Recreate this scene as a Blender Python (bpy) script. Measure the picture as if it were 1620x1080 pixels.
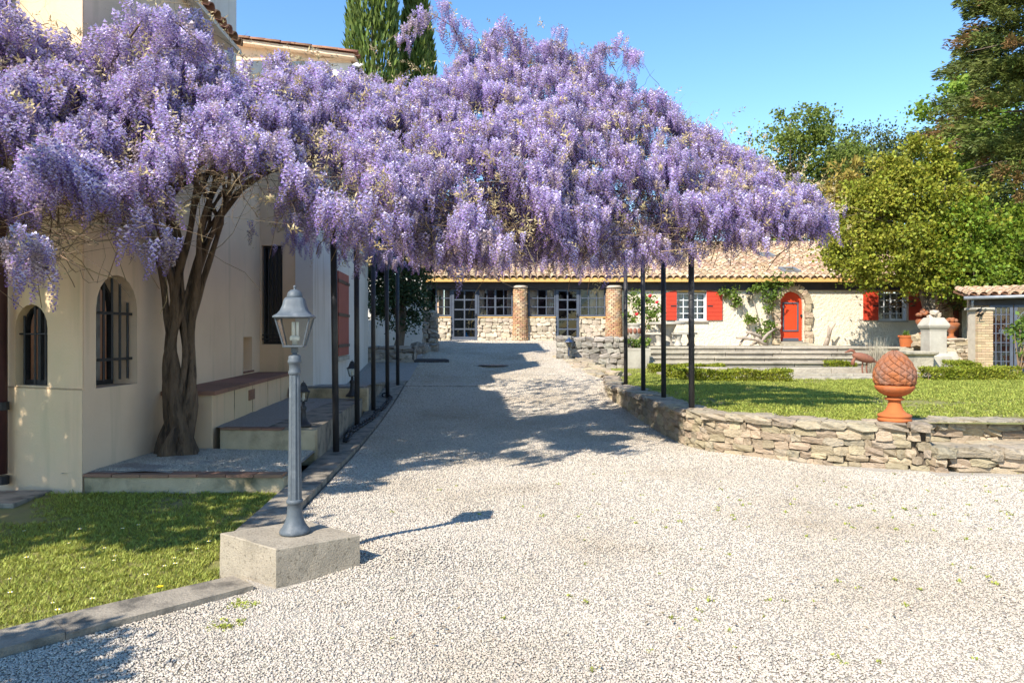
import bpy, math, random
import numpy as np
from mathutils import Vector, Matrix, noise
from mathutils.geometry import tessellate_polygon
R = math.radians
random.seed(7); rng = np.random.default_rng(7); noise.seed_set(3)
for o in list(bpy.data.objects): bpy.data.objects.remove(o)
S = bpy.context.scene; COL = S.collection
# ---------------------------------------------------------------- camera, sky, sun, exposure
EYE, FPX, HOR = 1.5, 1150.0, 528.0
cam = bpy.data.objects.new('camera', bpy.data.cameras.new('camera')); COL.objects.link(cam)
cam.location = (0, 0, EYE); cam.rotation_euler = (R(90), 0, 0)
cam.data.sensor_width = 36; cam.data.lens = 36*FPX/1620; cam.data.shift_y = -(540-HOR)/1620
cam.data.clip_end = 3000; cam.data.clip_start = .05
S.camera = cam
SUN = Vector((-1.01, -1.31, 1.5)).normalized()
w = bpy.data.worlds.new('World'); S.world = w; w.use_nodes = True
nt = w.node_tree; sky = nt.nodes.new('ShaderNodeTexSky'); sky.sky_type = 'NISHITA'; sky.sun_disc = False
sky.sun_elevation = math.asin(SUN.z); sky.sun_rotation = math.atan2(SUN.x, SUN.y) % (2*math.pi)
sky.altitude = 0; sky.air_density = 1.0; sky.dust_density = 0; sky.ozone_density = 1.6
hs = nt.nodes.new('ShaderNodeHueSaturation'); hs.inputs['Saturation'].default_value = 1.22; hs.inputs['Hue'].default_value = .502; hs.inputs['Value'].default_value = .86; nt.links.new(sky.outputs[0], hs.inputs['Color']); nt.links.new(hs.outputs[0], nt.nodes['Background'].inputs[0]); nt.nodes['Background'].inputs[1].default_value = .15
sl = bpy.data.lights.new('sun', 'SUN'); sl.energy = 4.0; sl.angle = R(.53); sl.color = (1, .95, .86)
so = bpy.data.objects.new('sun', sl); COL.objects.link(so); so.rotation_euler = SUN.to_track_quat('Z', 'Y').to_euler(); so.location = (-10, -13, 15)
S.view_settings.view_transform = 'Standard'; S.view_settings.look = 'None'; S.view_settings.exposure = 1.22; S.view_settings.gamma = 1
S.view_settings.use_curve_mapping = False
S.render.engine = 'CYCLES'; S.cycles.use_denoising = True; S.cycles.max_bounces = 8; S.cycles.transparent_max_bounces = 16
S.cycles.sample_clamp_indirect = 6
# ---------------------------------------------------------------- helpers
def P(px, py, D): return Vector(((px-810)/FPX*D, D, EYE-(py-HOR)/FPX*D))
def X(px, D): return (px-810)/FPX*D
def lerp(a, b, t): return a+(b-a)*t
def wpos(o):
    v = Vector((0, 0, 0))
    while o is not None: v = v+o.location; o = o.parent
    return v
def tag(o, label=None, cat=None, group=None, kind=None):
    if label: o['label'] = label
    if cat: o['category'] = cat
    if group: o['group'] = group
    if kind: o['kind'] = kind
    return o
def thing(name, loc, label, cat, group=None, kind=None):
    o = bpy.data.objects.new(name, None); COL.objects.link(o); o.location = loc; o.empty_display_size = .1
    return tag(o, label, cat, group, kind)
def link(name, me, parent=None, loc=(0, 0, 0)):
    o = bpy.data.objects.new(name, me); COL.objects.link(o)
    if parent is not None: o.parent = parent
    o.location = loc
    return o
class MB:
    def __init__(s): s.v = []; s.f = []
    def add(s, vs, fs):
        b = len(s.v); s.v.extend([tuple(v) for v in vs]); s.f.extend([tuple(i+b for i in f) for f in fs]); return s
    BF = [(0,3,2,1),(4,5,6,7),(0,1,5,4),(1,2,6,5),(2,3,7,6),(3,0,4,7)]
    def box(s, x0, x1, y0, y1, z0, z1):
        return s.add([(x0,y0,z0),(x1,y0,z0),(x1,y1,z0),(x0,y1,z0),(x0,y0,z1),(x1,y0,z1),(x1,y1,z1),(x0,y1,z1)], s.BF)
    def obox(s, c, size, rot=(0, 0, 0)):
        from mathutils import Euler
        m = Euler(rot).to_matrix(); c = Vector(c); a, b, d = size[0]/2, size[1]/2, size[2]/2
        return s.add([c+m@Vector(p) for p in ((-a,-b,-d),(a,-b,-d),(a,b,-d),(-a,b,-d),(-a,-b,d),(a,-b,d),(a,b,d),(-a,b,d))], s.BF)
    def fbox(s, F, u0, u1, z0, z1, d0, d1):
        return s.add([F(u0,z0,d0),F(u1,z0,d0),F(u1,z0,d1),F(u0,z0,d1),F(u0,z1,d0),F(u1,z1,d0),F(u1,z1,d1),F(u0,z1,d1)], s.BF)
    def prism(s, poly, z0, z1, F=None):
        n = len(poly); zf = (lambda p, z: z(p[0], p[1]) if callable(z) else z)
        vs = [(p[0], p[1], zf(p, z0)) for p in poly]+[(p[0], p[1], zf(p, z1)) for p in poly]
        fs = [tuple(range(n))[::-1], tuple(range(n, 2*n))]+[(i, (i+1) % n, (i+1) % n+n, i+n) for i in range(n)]
        return s.add(vs, fs)
    def fprism(s, F, poly, d0, d1):
        n = len(poly)
        vs = [F(u, z, d0) for u, z in poly]+[F(u, z, d1) for u, z in poly]
        return s.add(vs, [tuple(range(n)), tuple(range(n, 2*n))[::-1]]+[(i, i+n, (i+1) % n+n, (i+1) % n) for i in range(n)])
    def tube(s, path, r, n=6, cap=True):
        path = [Vector(p) for p in path]; m = len(path)
        rs = [r]*m if not hasattr(r, '__len__') else r
        vs = []; up = None
        for i, p in enumerate(path):
            t = (path[min(i+1, m-1)]-path[max(i-1, 0)])
            t = t.normalized() if t.length > 1e-9 else Vector((0, 0, 1))
            if up is None: up = Vector((1, 0, 0)) if abs(t.x) < .8 else Vector((0, 1, 0))
            a = t.cross(up); a = a.normalized() if a.length > 1e-6 else t.orthogonal().normalized(); b = t.cross(a); up = -b.cross(t).cross(t) if False else a.cross(t)
            for k in range(n):
                an = 2*math.pi*k/n; vs.append(p+(a*math.cos(an)+b*math.sin(an))*rs[i])
        fs = [(i*n+k, i*n+(k+1) % n, (i+1)*n+(k+1) % n, (i+1)*n+k) for i in range(m-1) for k in range(n)]
        if cap: fs += [tuple(range(n))[::-1], tuple(range((m-1)*n, m*n))]
        return s.add(vs, fs)
    def lathe(s, prof, n=16, c=(0, 0, 0), rfun=None):
        vs = []
        for j, (r, z) in enumerate(prof):
            for k in range(n):
                a = 2*math.pi*k/n; rr = r if rfun is None else rfun(r, z, a, j)
                vs.append((c[0]+rr*math.cos(a), c[1]+rr*math.sin(a), c[2]+z))
        m = len(prof)
        fs = [(j*n+k, j*n+(k+1) % n, (j+1)*n+(k+1) % n, (j+1)*n+k) for j in range(m-1) for k in range(n)]
        fs += [tuple(range(n))[::-1], tuple(range((m-1)*n, m*n))]
        return s.add(vs, fs)
    def ball(s, c, r, n=10, m=6, rot=None):
        r = (r, r, r) if not hasattr(r, '__len__') else r
        vs = []; 
        for j in range(m+1):
            th = math.pi*j/m
            for k in range(n):
                a = 2*math.pi*k/n; q = Vector((r[0]*math.sin(th)*math.cos(a), r[1]*math.sin(th)*math.sin(a), r[2]*math.cos(th)))
                if rot is not None: q = rot@q
                vs.append(Vector(c)+q)
        return s.add(vs, [(j*n+k, (j+1)*n+k, (j+1)*n+(k+1) % n, j*n+(k+1) % n) for j in range(m) for k in range(n)])
    def build(s, name, mat, parent=None, smooth=False, bevel=0):
        o0 = wpos(parent) if parent is not None else Vector((0, 0, 0))
        me = bpy.data.meshes.new(name)
        me.from_pydata([(v[0]-o0.x, v[1]-o0.y, v[2]-o0.z) for v in s.v], [], s.f)
        me.validate(); me.update()
        if mat: me.materials.append(mat)
        if smooth: me.polygons.foreach_set('use_smooth', [True]*len(me.polygons))
        o = link(name, me, parent)
        if bevel:
            b = o.modifiers.new('bevel', 'BEVEL'); b.width = bevel; b.segments = 2; b.limit_method = 'ANGLE'
        return o
def npmesh(name, V, Fq, mat, smooth=False):
    """V (n,3), Fq (m,k) numpy -> mesh"""
    me = bpy.data.meshes.new(name); k = Fq.shape[1]
    me.vertices.add(len(V)); me.vertices.foreach_set('co', np.asarray(V, np.float32).ravel())
    me.loops.add(Fq.size); me.loops.foreach_set('vertex_index', Fq.astype(np.int32).ravel())
    me.polygons.add(len(Fq)); me.polygons.foreach_set('loop_start', np.arange(0, Fq.size, k, dtype=np.int32))
    me.polygons.foreach_set('loop_total', np.full(len(Fq), k, np.int32))
    if smooth: me.polygons.foreach_set('use_smooth', np.ones(len(Fq), bool))
    me.update(calc_edges=True)
    if mat: me.materials.append(mat)
    return me
def frame(p0, p1):
    """local frame of a vertical wall from p0 to p1; d grows inward (to the left of p0->p1)"""
    t = Vector((p1[0]-p0[0], p1[1]-p0[1], 0)); L = t.length; t /= L; n = Vector((-t.y, t.x, 0)); b = Vector((p0[0], p0[1], 0))
    def F(u, z, d): return b+t*u+n*d+Vector((0, 0, z))
    F.L = L; F.t = t; F.n = n
    return F
def arch(u0, u1, z0, z1, rise=None, n=10):
    """outline with an arched head; z1 = crown"""
    rise = (u1-u0)/2 if rise is None else rise
    c = (u0+u1)/2; a = (u1-u0)/2; zs = z1-rise
    return [(u0, z0), (u1, z0)]+[(c+a*math.cos(math.pi*k/n), zs+rise*math.sin(math.pi*k/n)) for k in range(n+1)]
def wall(mb, F, outline, holes=(), depth=.25, thick=None):
    loops = [[Vector((u, z, 0)) for u, z in outline]]+[[Vector((u, z, 0)) for u, z in h] for h in holes]
    flat = [p for l in loops for p in l]
    tris = tessellate_polygon(loops)
    mb.add([F(p.x, p.y, 0) for p in flat], tris)
    for h in holes:
        n = len(h)
        mb.add([F(u, z, 0) for u, z in h]+[F(u, z, depth) for u, z in h], [(i, (i+1) % n, (i+1) % n+n, i+n) for i in range(n)])
    if thick:
        n = len(outline)
        mb.add([F(u, z, 0) for u, z in outline]+[F(u, z, thick) for u, z in outline], [(i, (i+1) % n, (i+1) % n+n, i+n) for i in range(n)])
        mb.add([F(p.x, p.y, thick) for p in flat], tris)
# ---------------------------------------------------------------- materials
def ramp2(nt, a, b, fac):
    m = nt.nodes.new('ShaderNodeMix'); m.data_type = 'RGBA'; m.inputs[6].default_value = (*a, 1); m.inputs[7].default_value = (*b, 1)
    if fac is not None: nt.links.new(fac, m.inputs[0])
    return m
def mat(name, c1, c2=None, scale=4, rough=.85, bump=0, bscale=60, island=0, obj=0, c3=None, s3=.8, t3=(.55, .7), metal=0, detail=5, attr=None, spec=.3, bdist=.02, stretch=None):
    m = bpy.data.materials.new(name); m.use_nodes = True; nt = m.node_tree; N = nt.nodes; L = nt.links
    b = N['Principled BSDF']; b.inputs['Roughness'].default_value = rough; b.inputs['Metallic'].default_value = metal
    b.inputs['Specular IOR Level'].default_value = spec
    tc = N.new('ShaderNodeTexCoord'); src = tc.outputs['Object']
    if stretch:
        mp = N.new('ShaderNodeMapping'); mp.inputs['Scale'].default_value = stretch; L.new(src, mp.inputs[0]); src = mp.outputs[0]
    def nz(sc, det=detail, ro=.6):
        n = N.new('ShaderNodeTexNoise'); n.inputs['Scale'].default_value = sc; n.inputs['Detail'].default_value = det; n.inputs['Roughness'].default_value = ro
        if obj:
            n.noise_dimensions = '4D'; oi = N.new('ShaderNodeObjectInfo'); mm = N.new('ShaderNodeMath'); mm.operation = 'MULTIPLY'; mm.inputs[1].default_value = 40
            L.new(oi.outputs['Random'], mm.inputs[0]); L.new(mm.outputs[0], n.inputs['W'])
        L.new(src, n.inputs['Vector']); return n.outputs[0]
    def curve(o, a, bb):
        r = N.new('ShaderNodeMapRange'); r.inputs[1].default_value = a; r.inputs[2].default_value = bb; L.new(o, r.inputs[0]); return r.outputs[0]
    if attr:
        a = N.new('ShaderNodeAttribute'); a.attribute_name = attr; col = a.outputs['Color']
    elif c2 is None:
        rg = N.new('ShaderNodeRGB'); rg.outputs[0].default_value = (*c1, 1); col = rg.outputs[0]
    else:
        col = ramp2(nt, c1, c2, curve(nz(scale), .3, .7)).outputs[2]
    if c3 is not None:
        mx = ramp2(nt, c3, c3, curve(nz(s3), *t3)); L.new(col, mx.inputs[6]); col = mx.outputs[2]
    for flag, node, out in ((island, 'ShaderNodeNewGeometry', 'Random Per Island'), (obj, 'ShaderNodeObjectInfo', 'Random')):
        if flag:
            g = N.new(node); r = N.new('ShaderNodeMapRange'); r.inputs[3].default_value = 1-flag; r.inputs[4].default_value = 1+flag*.6
            L.new(g.outputs[out], r.inputs[0])
            h = N.new('ShaderNodeHueSaturation'); L.new(r.outputs[0], h.inputs['Value']); L.new(col, h.inputs['Color'])
            r2 = N.new('ShaderNodeMapRange'); r2.inputs[3].default_value = .5-flag*.05; r2.inputs[4].default_value = .5+flag*.05
            fr = N.new('ShaderNodeMath'); fr.operation = 'FRACT'; mu = N.new('ShaderNodeMath'); mu.operation = 'MULTIPLY'; mu.inputs[1].default_value = 7.31
            L.new(g.outputs[out], mu.inputs[0]); L.new(mu.outputs[0], fr.inputs[0]); L.new(fr.outputs[0], r2.inputs[0]); L.new(r2.outputs[0], h.inputs['Hue'])
            col = h.outputs[0]
    L.new(col, b.inputs['Base Color'])
    if bump:
        bp = N.new('ShaderNodeBump'); bp.inputs['Strength'].default_value = bump; bp.inputs['Distance'].default_value = bdist
        L.new(nz(bscale, 6, .65), bp.inputs['Height']); L.new(bp.outputs[0], b.inputs['Normal'])
    m['col'] = 1
    return m
def leafmat(name, c1, c2, trans=.35, scale=1.2, island=.35, attr=None, rough=.55):
    m = mat(name, c1, c2, scale=scale, rough=rough, island=island, attr=attr, spec=.25)
    nt = m.node_tree; b = nt.nodes['Principled BSDF']; out = nt.nodes['Material Output']
    tr = nt.nodes.new('ShaderNodeBsdfTranslucent'); mx = nt.nodes.new('ShaderNodeMixShader'); mx.inputs[0].default_value = trans
    nt.links.new(b.inputs['Base Color'].links[0].from_socket, tr.inputs[0])
    nt.links.new(b.outputs[0], mx.inputs[1]); nt.links.new(tr.outputs[0], mx.inputs[2]); nt.links.new(mx.outputs[0], out.inputs[0])
    return m
def glassmat(name, tint=(.85, .9, .9), ior=1.5, rough=.02, bump=0):
    m = bpy.data.materials.new(name); m.use_nodes = True; nt = m.node_tree; N = nt.nodes; L = nt.links; N.remove(N['Principled BSDF'])
    t = N.new('ShaderNodeBsdfTransparent'); t.inputs[0].default_value = (*tint, 1); g = N.new('ShaderNodeBsdfGlossy'); g.inputs['Roughness'].default_value = rough
    f = N.new('ShaderNodeFresnel'); f.inputs[0].default_value = ior; x = N.new('ShaderNodeMixShader')
    L.new(f.outputs[0], x.inputs[0]); L.new(t.outputs[0], x.inputs[1]); L.new(g.outputs[0], x.inputs[2]); L.new(x.outputs[0], N['Material Output'].inputs[0])
    if bump:
        bp = N.new('ShaderNodeBump'); bp.inputs['Strength'].default_value = bump; nz = N.new('ShaderNodeTexNoise'); nz.inputs['Scale'].default_value = 90
        L.new(nz.outputs[0], bp.inputs['Height']); L.new(bp.outputs[0], g.inputs['Normal']); L.new(bp.outputs[0], f.inputs['Normal'])
    return m
M = {}
M['gravel'] = mat('gravel_ground', (.55, .49, .41), (.43, .38, .31), scale=38, bump=1, bscale=75, c3=(.27, .21, .14), s3=1.1, t3=(.55, .75), bdist=.03)
M['gravel_bed'] = mat('bed_gravel', (.42, .38, .33), (.24, .21, .18), scale=42, bump=1, bscale=75, bdist=.03)
M['pebble'] = mat('pebble', (.55, .478, .385), (.45, .385, .305), scale=30, obj=.27, rough=.8, detail=2)
_n = M['pebble'].node_tree; _b = _n.nodes['Principled BSDF']; _l = _b.inputs['Base Color'].links[0].from_socket
_oi = _n.nodes.new('ShaderNodeObjectInfo'); _t = _n.nodes.new('ShaderNodeTexNoise'); _t.inputs['Scale'].default_value = .55; _t.inputs['Detail'].default_value = 6; _n.links.new(_oi.outputs['Location'], _t.inputs['Vector'])
_r = _n.nodes.new('ShaderNodeMapRange'); _r.inputs[1].default_value = .47; _r.inputs[2].default_value = .7; _r.inputs[4].default_value = .55; _n.links.new(_t.outputs[0], _r.inputs[0])
_m = ramp2(_n, (0, 0, 0), (.30, .235, .155), _r.outputs[0]); _n.links.new(_l, _m.inputs[6]); _n.links.new(_m.outputs[2], _b.inputs['Base Color'])
M['soil'] = mat('soil', (.16, .13, .08), (.10, .08, .05), scale=3, bump=.6, bscale=30)
M['turf'] = mat('turf', (.2, .2, .055), (.26, .22, .085), scale=2.2, bump=.8, bscale=90, rough=.95, c3=(.2, .16, .08), s3=2.5, t3=(.56, .75))
M['grass'] = leafmat('grass_blades', (.31, .36, .045), (.47, .43, .11), trans=.4, scale=1.3, island=.55)
M['stucco_tan'] = mat('stucco_tan', (.70, .50, .315), (.62, .43, .265), scale=1.1, bump=.25, bscale=55, c3=(.58, .46, .27), s3=.7, t3=(.5, .75))
M['stucco_white'] = mat('stucco_white', (.64, .60, .54), (.57, .53, .47), scale=1.2, bump=.25, bscale=55)
M['stucco_grey'] = mat('stucco_pale', (.74, .55, .375), (.66, .48, .325), scale=1.0, bump=.25, bscale=45)
for _k in ('stucco_tan', 'stucco_pale', 'stucco_white'):
    _n = (M['stucco_grey'] if _k == 'stucco_pale' else M[_k]).node_tree; _b = _n.nodes['Principled BSDF']; _l = _b.inputs['Base Color'].links[0].from_socket
    _c = _n.nodes.new('ShaderNodeTexCoord'); _p = _n.nodes.new('ShaderNodeMapping'); _p.inputs['Scale'].default_value = (3.2, 3.2, .3); _t = _n.nodes.new('ShaderNodeTexNoise'); _t.inputs['Scale'].default_value = 1.6; _t.inputs['Detail'].default_value = 7
    _n.links.new(_c.outputs['Object'], _p.inputs[0]); _n.links.new(_p.outputs[0], _t.inputs['Vector']); _r = _n.nodes.new('ShaderNodeMapRange'); _r.inputs[1].default_value = .55; _r.inputs[2].default_value = .8; _r.inputs[4].default_value = .6; _n.links.new(_t.outputs[0], _r.inputs[0])
    _m = ramp2(_n, (0, 0, 0), (.33, .27, .17), _r.outputs[0]); _n.links.new(_l, _m.inputs[6]); _n.links.new(_m.outputs[2], _b.inputs['Base Color'])
M['cream'] = mat('cream_render', (.74, .64, .48), (.65, .55, .40), scale=2.2, bump=.7, bscale=9, bdist=.12)
M['concrete'] = mat('weathered_concrete', (.37, .31, .23), (.25, .21, .155), scale=7, bump=.6, bscale=90, c3=(.14, .115, .08), s3=55, t3=(.54, .7), bdist=.015)
M['kerb'] = mat('kerb_concrete', (.32, .27, .205), (.2, .17, .13), scale=6, bump=.6, bscale=60, c3=(.11, .095, .075), s3=6, t3=(.48, .68))
M['mossy'] = mat('mossy_concrete', (.5, .39, .25), (.34, .27, .16), scale=3, bump=.5, bscale=50, c3=(.1, .09, .05), s3=2.6, t3=(.5, .72))
M['terracotta_tile'] = mat('terracotta_tile', (.30, .15, .09), (.22, .12, .08), scale=9, bump=.3, bscale=60, obj=.2)
M['terracotta'] = mat('terracotta', (.46, .125, .034), (.37, .105, .03), scale=7, bump=.25, bscale=90, c3=(.36, .15, .08), s3=5, t3=(.55, .8))
M['cone'] = mat('weathered_terracotta', (.36, .115, .032), (.23, .08, .035), scale=5, bump=.3, bscale=90, c3=(.23, .125, .085), s3=6, t3=(.45, .65))
M['roof_tile'] = mat('roof_tile', (.46, .33, .21), (.34, .2, .115), scale=4, rough=.9, obj=.3, bump=.3, bscale=30, c3=(.55, .47, .36), s3=6, t3=(.5, .7))
M['roof_stuff'] = mat('roof_tile_far', (.46, .33, .21), (.34, .2, .115), scale=1.4, rough=.9, island=.3, bump=.3, bscale=30, c3=(.55, .47, .36), s3=3, t3=(.5, .7))
M['roof_old'] = mat('roof_tile_old', (.42, .2, .11), (.26, .13, .08), scale=5, rough=.9, obj=.35, bump=.3, bscale=40)
M['ochre'] = mat('ochre_mortar', (.66, .40, .13), (.55, .32, .10), scale=5, bump=.3, bscale=30)
M['beam'] = mat('dark_beam', (.05, .046, .046), (.032, .03, .032), scale=3, bump=.3, bscale=30, rough=.7)
M['slate'] = mat('grey_blue_paint', (.085, .10, .125), (.06, .07, .095), scale=5, rough=.55)
M['white_paint'] = mat('white_paint', (.66, .66, .64), (.6, .6, .58), scale=5, rough=.5)
M['red'] = mat('red_paint', (.6, .055, .012), (.5, .045, .012), scale=3, rough=.5, bump=.1, bscale=40)
M['shutter_red'] = mat('shutter_red_paint', (.52, .05, .02), (.44, .042, .018), scale=3, rough=.55, bump=.1, bscale=40)
M['old_shutter'] = mat('faded_red_paint', (.34, .10, .07), (.28, .08, .055), scale=3, rough=.7)
M['iron'] = mat('black_iron', (.018, .018, .02), (.03, .03, .032), scale=12, rough=.45, bump=.1, bscale=60)
M['post'] = mat('black_steel_tube', (.022, .022, .025), (.05, .045, .042), scale=4, rough=.42, bump=.15, bscale=40)
M['lamp_grey'] = mat('grey_cast_metal', (.095, .11, .122), (.07, .082, .092), scale=30, rough=.5, metal=0, bump=.12, bscale=120, c3=(.16, .17, .178), s3=9, t3=(.56, .72))
M['glass'] = glassmat('window_glass', (.86, .88, .88), ior=1.52)
M['lamp_glass'] = glassmat('hammered_glass', (.92, .92, .88), ior=1.5, rough=.08, bump=.6)
M['bulb'] = mat('bulb_white', (.85, .85, .82), rough=.3)
M['curtain'] = mat('curtain_peach', (.72, .52, .36), (.62, .42, .28), scale=3, rough=.9)
M['lace'] = mat('lace_curtain', (.6, .6, .58), (.25, .26, .28), scale=7, rough=.9, detail=1)
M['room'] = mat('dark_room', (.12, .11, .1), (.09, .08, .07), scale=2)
M['brick'] = mat('brick_ochre', (.58, .34, .18), (.45, .25, .13), scale=3, island=.3, bump=.3, bscale=40, c3=(.6, .47, .32), s3=2, t3=(.5, .7))
M['brick_pale'] = mat('brick_straw', (.55, .40, .24), (.46, .33, .19), scale=3, obj=.2, bump=.3, bscale=40)
M['mortar'] = mat('mortar', (.5, .43, .33), (.4, .34, .26), scale=8, bump=.5, bscale=50)
M['mortar_dark'] = mat('dark_joint', (.17, .13, .09), (.11, .085, .06), scale=8, bump=.6, bscale=50)
M['stone_warm'] = mat('limestone_warm', (.52, .41, .275), (.36, .275, .17), scale=4.5, obj=.28, bump=.7, bscale=9, bdist=.07, c3=(.26, .22, .17), s3=3, t3=(.58, .74))
M['stone_cap'] = mat('limestone_cap', (.50, .405, .28), (.33, .265, .18), scale=4.5, obj=.22, bump=.7, bscale=9, bdist=.07, c3=(.16, .15, .13), s3=4, t3=(.52, .7))
M['stone_pale'] = mat('limestone_pale', (.6, .51, .38), (.46, .37, .26), scale=3, obj=.25, bump=.5, bscale=8, bdist=.07)
M['stone_grey'] = mat('limestone_grey', (.42, .37, .30), (.26, .23, .19), scale=3, obj=.35, bump=.6, bscale=8, bdist=.07, c3=(.12, .12, .11), s3=4, t3=(.55, .7))
M['stone_step'] = mat('stone_step', (.46, .40, .30), (.29, .25, .19), scale=2.2, bump=.6, bscale=16, obj=.15, c3=(.16, .14, .11), s3=2.6, t3=(.54, .7), bdist=.05)
M['stone_white'] = mat('pale_carved_stone', (.46, .42, .34), (.32, .285, .23), scale=3, bump=.4, bscale=25, c3=(.28, .26, .22), s3=2.5, t3=(.58, .75))
M['bark'] = mat('wisteria_bark', (.24, .16, .10), (.11, .075, .048), scale=9, bump=1, bscale=22, bdist=.12, stretch=(1, 1, .2), c3=(.06, .042, .03), s3=14, t3=(.52, .66))
M['twig'] = mat('twig', (.30, .21, .12), (.17, .115, .065), scale=2, island=.45, rough=.8)
M['wood_grey'] = mat('driftwood', (.42, .34, .26), (.28, .22, .17), scale=6, bump=.5, bscale=30, stretch=(1, 1, .3))
M['rust'] = mat('rusty_metal', (.26, .10, .055), (.17, .07, .045), scale=14, rough=.7, bump=.3, bscale=50)
M['zinc'] = mat('zinc_gutter', (.30, .31, .32), (.22, .23, .24), scale=6, rough=.5, metal=.4)
M['downpipe'] = mat('maroon_pipe', (.075, .03, .03), (.05, .022, .022), scale=6, rough=.45)
M['cypress'] = leafmat('cypress_leaf', (.10, .15, .025), (.17, .22, .045), trans=.2, scale=.8)
M['conifer'] = leafmat('conifer_leaf', (.095, .13, .028), (.165, .185, .042), trans=.2, scale=.5, island=.4)
M['conifer_brown'] = leafmat('conifer_brown', (.2, .11, .04), (.25, .16, .055), trans=.2, scale=.5, island=.4)
M['laurel'] = leafmat('laurel_leaf', (.22, .25, .02), (.37, .36, .045), trans=.35, scale=.35, island=.5)
M['laurel_green'] = leafmat('shrub_leaf_green', (.15, .22, .02), (.25, .33, .035), trans=.35, scale=.35, island=.5)
M['bright'] = leafmat('bright_leaf', (.17, .28, .03), (.25, .34, .05), trans=.45, scale=.4)
M['oak'] = leafmat('oak_leaf', (.15, .2, .03), (.22, .27, .055), trans=.4, scale=.3)
M['holm'] = leafmat('holm_oak_leaf', (.085, .115, .035), (.13, .155, .055), trans=.2, scale=.4)
M['bamboo'] = leafmat('bamboo_leaf', (.32, .25, .05), (.42, .32, .075), trans=.4, scale=.5)
M['yew'] = leafmat('yew_leaf', (.035, .062, .022), (.05, .08, .03), trans=.15, scale=1)
M['box'] = leafmat('box_leaf', (.23, .27, .022), (.33, .34, .04), trans=.35, scale=2, island=.5)
M['rose'] = leafmat('rose_leaf', (.12, .2, .03), (.2, .27, .045), trans=.4, scale=1.5)
M['dry'] = leafmat('dry_grass_blade', (.55, .5, .38), (.42, .36, .25), trans=.3, scale=2)
M['petal_red'] = mat('red_petal', (.7, .02, .03))
M['petal_white'] = mat('white_petal', (.85, .85, .83))
M['petal_yellow'] = mat('yellow_petal', (.85, .6, .02))
M['bracket_blue'] = mat('dark_blue_metal', (.02, .04, .09), rough=.4)
M['blue'] = mat('blue_plastic', (.02, .28, .7), rough=.4)
M['tree_bark'] = mat('tree_bark', (.16, .12, .085), (.09, .07, .05), scale=5, bump=.8, bscale=14, stretch=(1, 1, .3), bdist=.05)
# ---------------------------------------------------------------- scatter by geometry nodes
def scatter(name, pts, rots, scl, idx, variants, parent=None):
    o0 = wpos(parent) if parent is not None else Vector((0, 0, 0))
    me = bpy.data.meshes.new(name); n = len(pts); me.vertices.add(n)
    me.vertices.foreach_set('co', (np.asarray(pts)-np.array(o0)).astype(np.float32).ravel())
    a = me.attributes.new('rot', 'FLOAT_VECTOR', 'POINT'); a.data.foreach_set('vector', np.asarray(rots, np.float32).ravel())
    a = me.attributes.new('scl', 'FLOAT', 'POINT'); a.data.foreach_set('value', np.asarray(scl, np.float32))
    a = me.attributes.new('vid', 'INT', 'POINT'); a.data.foreach_set('value', np.asarray(idx, np.int32))
    o = link(name, me, parent)
    ng = bpy.data.node_groups.new(name, 'GeometryNodeTree'); ng.is_modifier = True
    ng.interface.new_socket('Geometry', in_out='INPUT', socket_type='NodeSocketGeometry'); ng.interface.new_socket('Geometry', in_out='OUTPUT', socket_type='NodeSocketGeometry')
    N, L = ng.nodes, ng.links; gi = N.new('NodeGroupInput'); go = N.new('NodeGroupOutput')
    jn = N.new('GeometryNodeJoinGeometry')
    for v in reversed(variants):
        oi = N.new('GeometryNodeObjectInfo'); oi.inputs['Object'].default_value = v; oi.inputs['As Instance'].default_value = True
        L.new(oi.outputs['Geometry'], jn.inputs[0])
    ip = N.new('GeometryNodeInstanceOnPoints'); ip.inputs['Pick Instance'].default_value = True
    def at(nm, ty):
        q = N.new('GeometryNodeInputNamedAttribute'); q.data_type = ty; q.inputs[0].default_value = nm; return [s for s in q.outputs if s.enabled and s.name == 'Attribute'][0]
    L.new(gi.outputs[0], ip.inputs['Points']); L.new(jn.outputs[0], ip.inputs['Instance'])
    er = N.new('FunctionNodeEulerToRotation'); L.new(at('rot', 'FLOAT_VECTOR'), er.inputs[0]); L.new(er.outputs[0], ip.inputs['Rotation'])
    L.new(at('scl', 'FLOAT'), ip.inputs['Scale']); L.new(at('vid', 'INT'), ip.inputs['Instance Index'])
    L.new(ip.outputs[0], go.inputs[0])
    md = o.modifiers.new('scatter', 'NODES'); md.node_group = ng
    o['kind'] = 'stuff'
    return o
def src(name, me): return bpy.data.objects.new(name, me)      # a source for scatter, never linked itself
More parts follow.
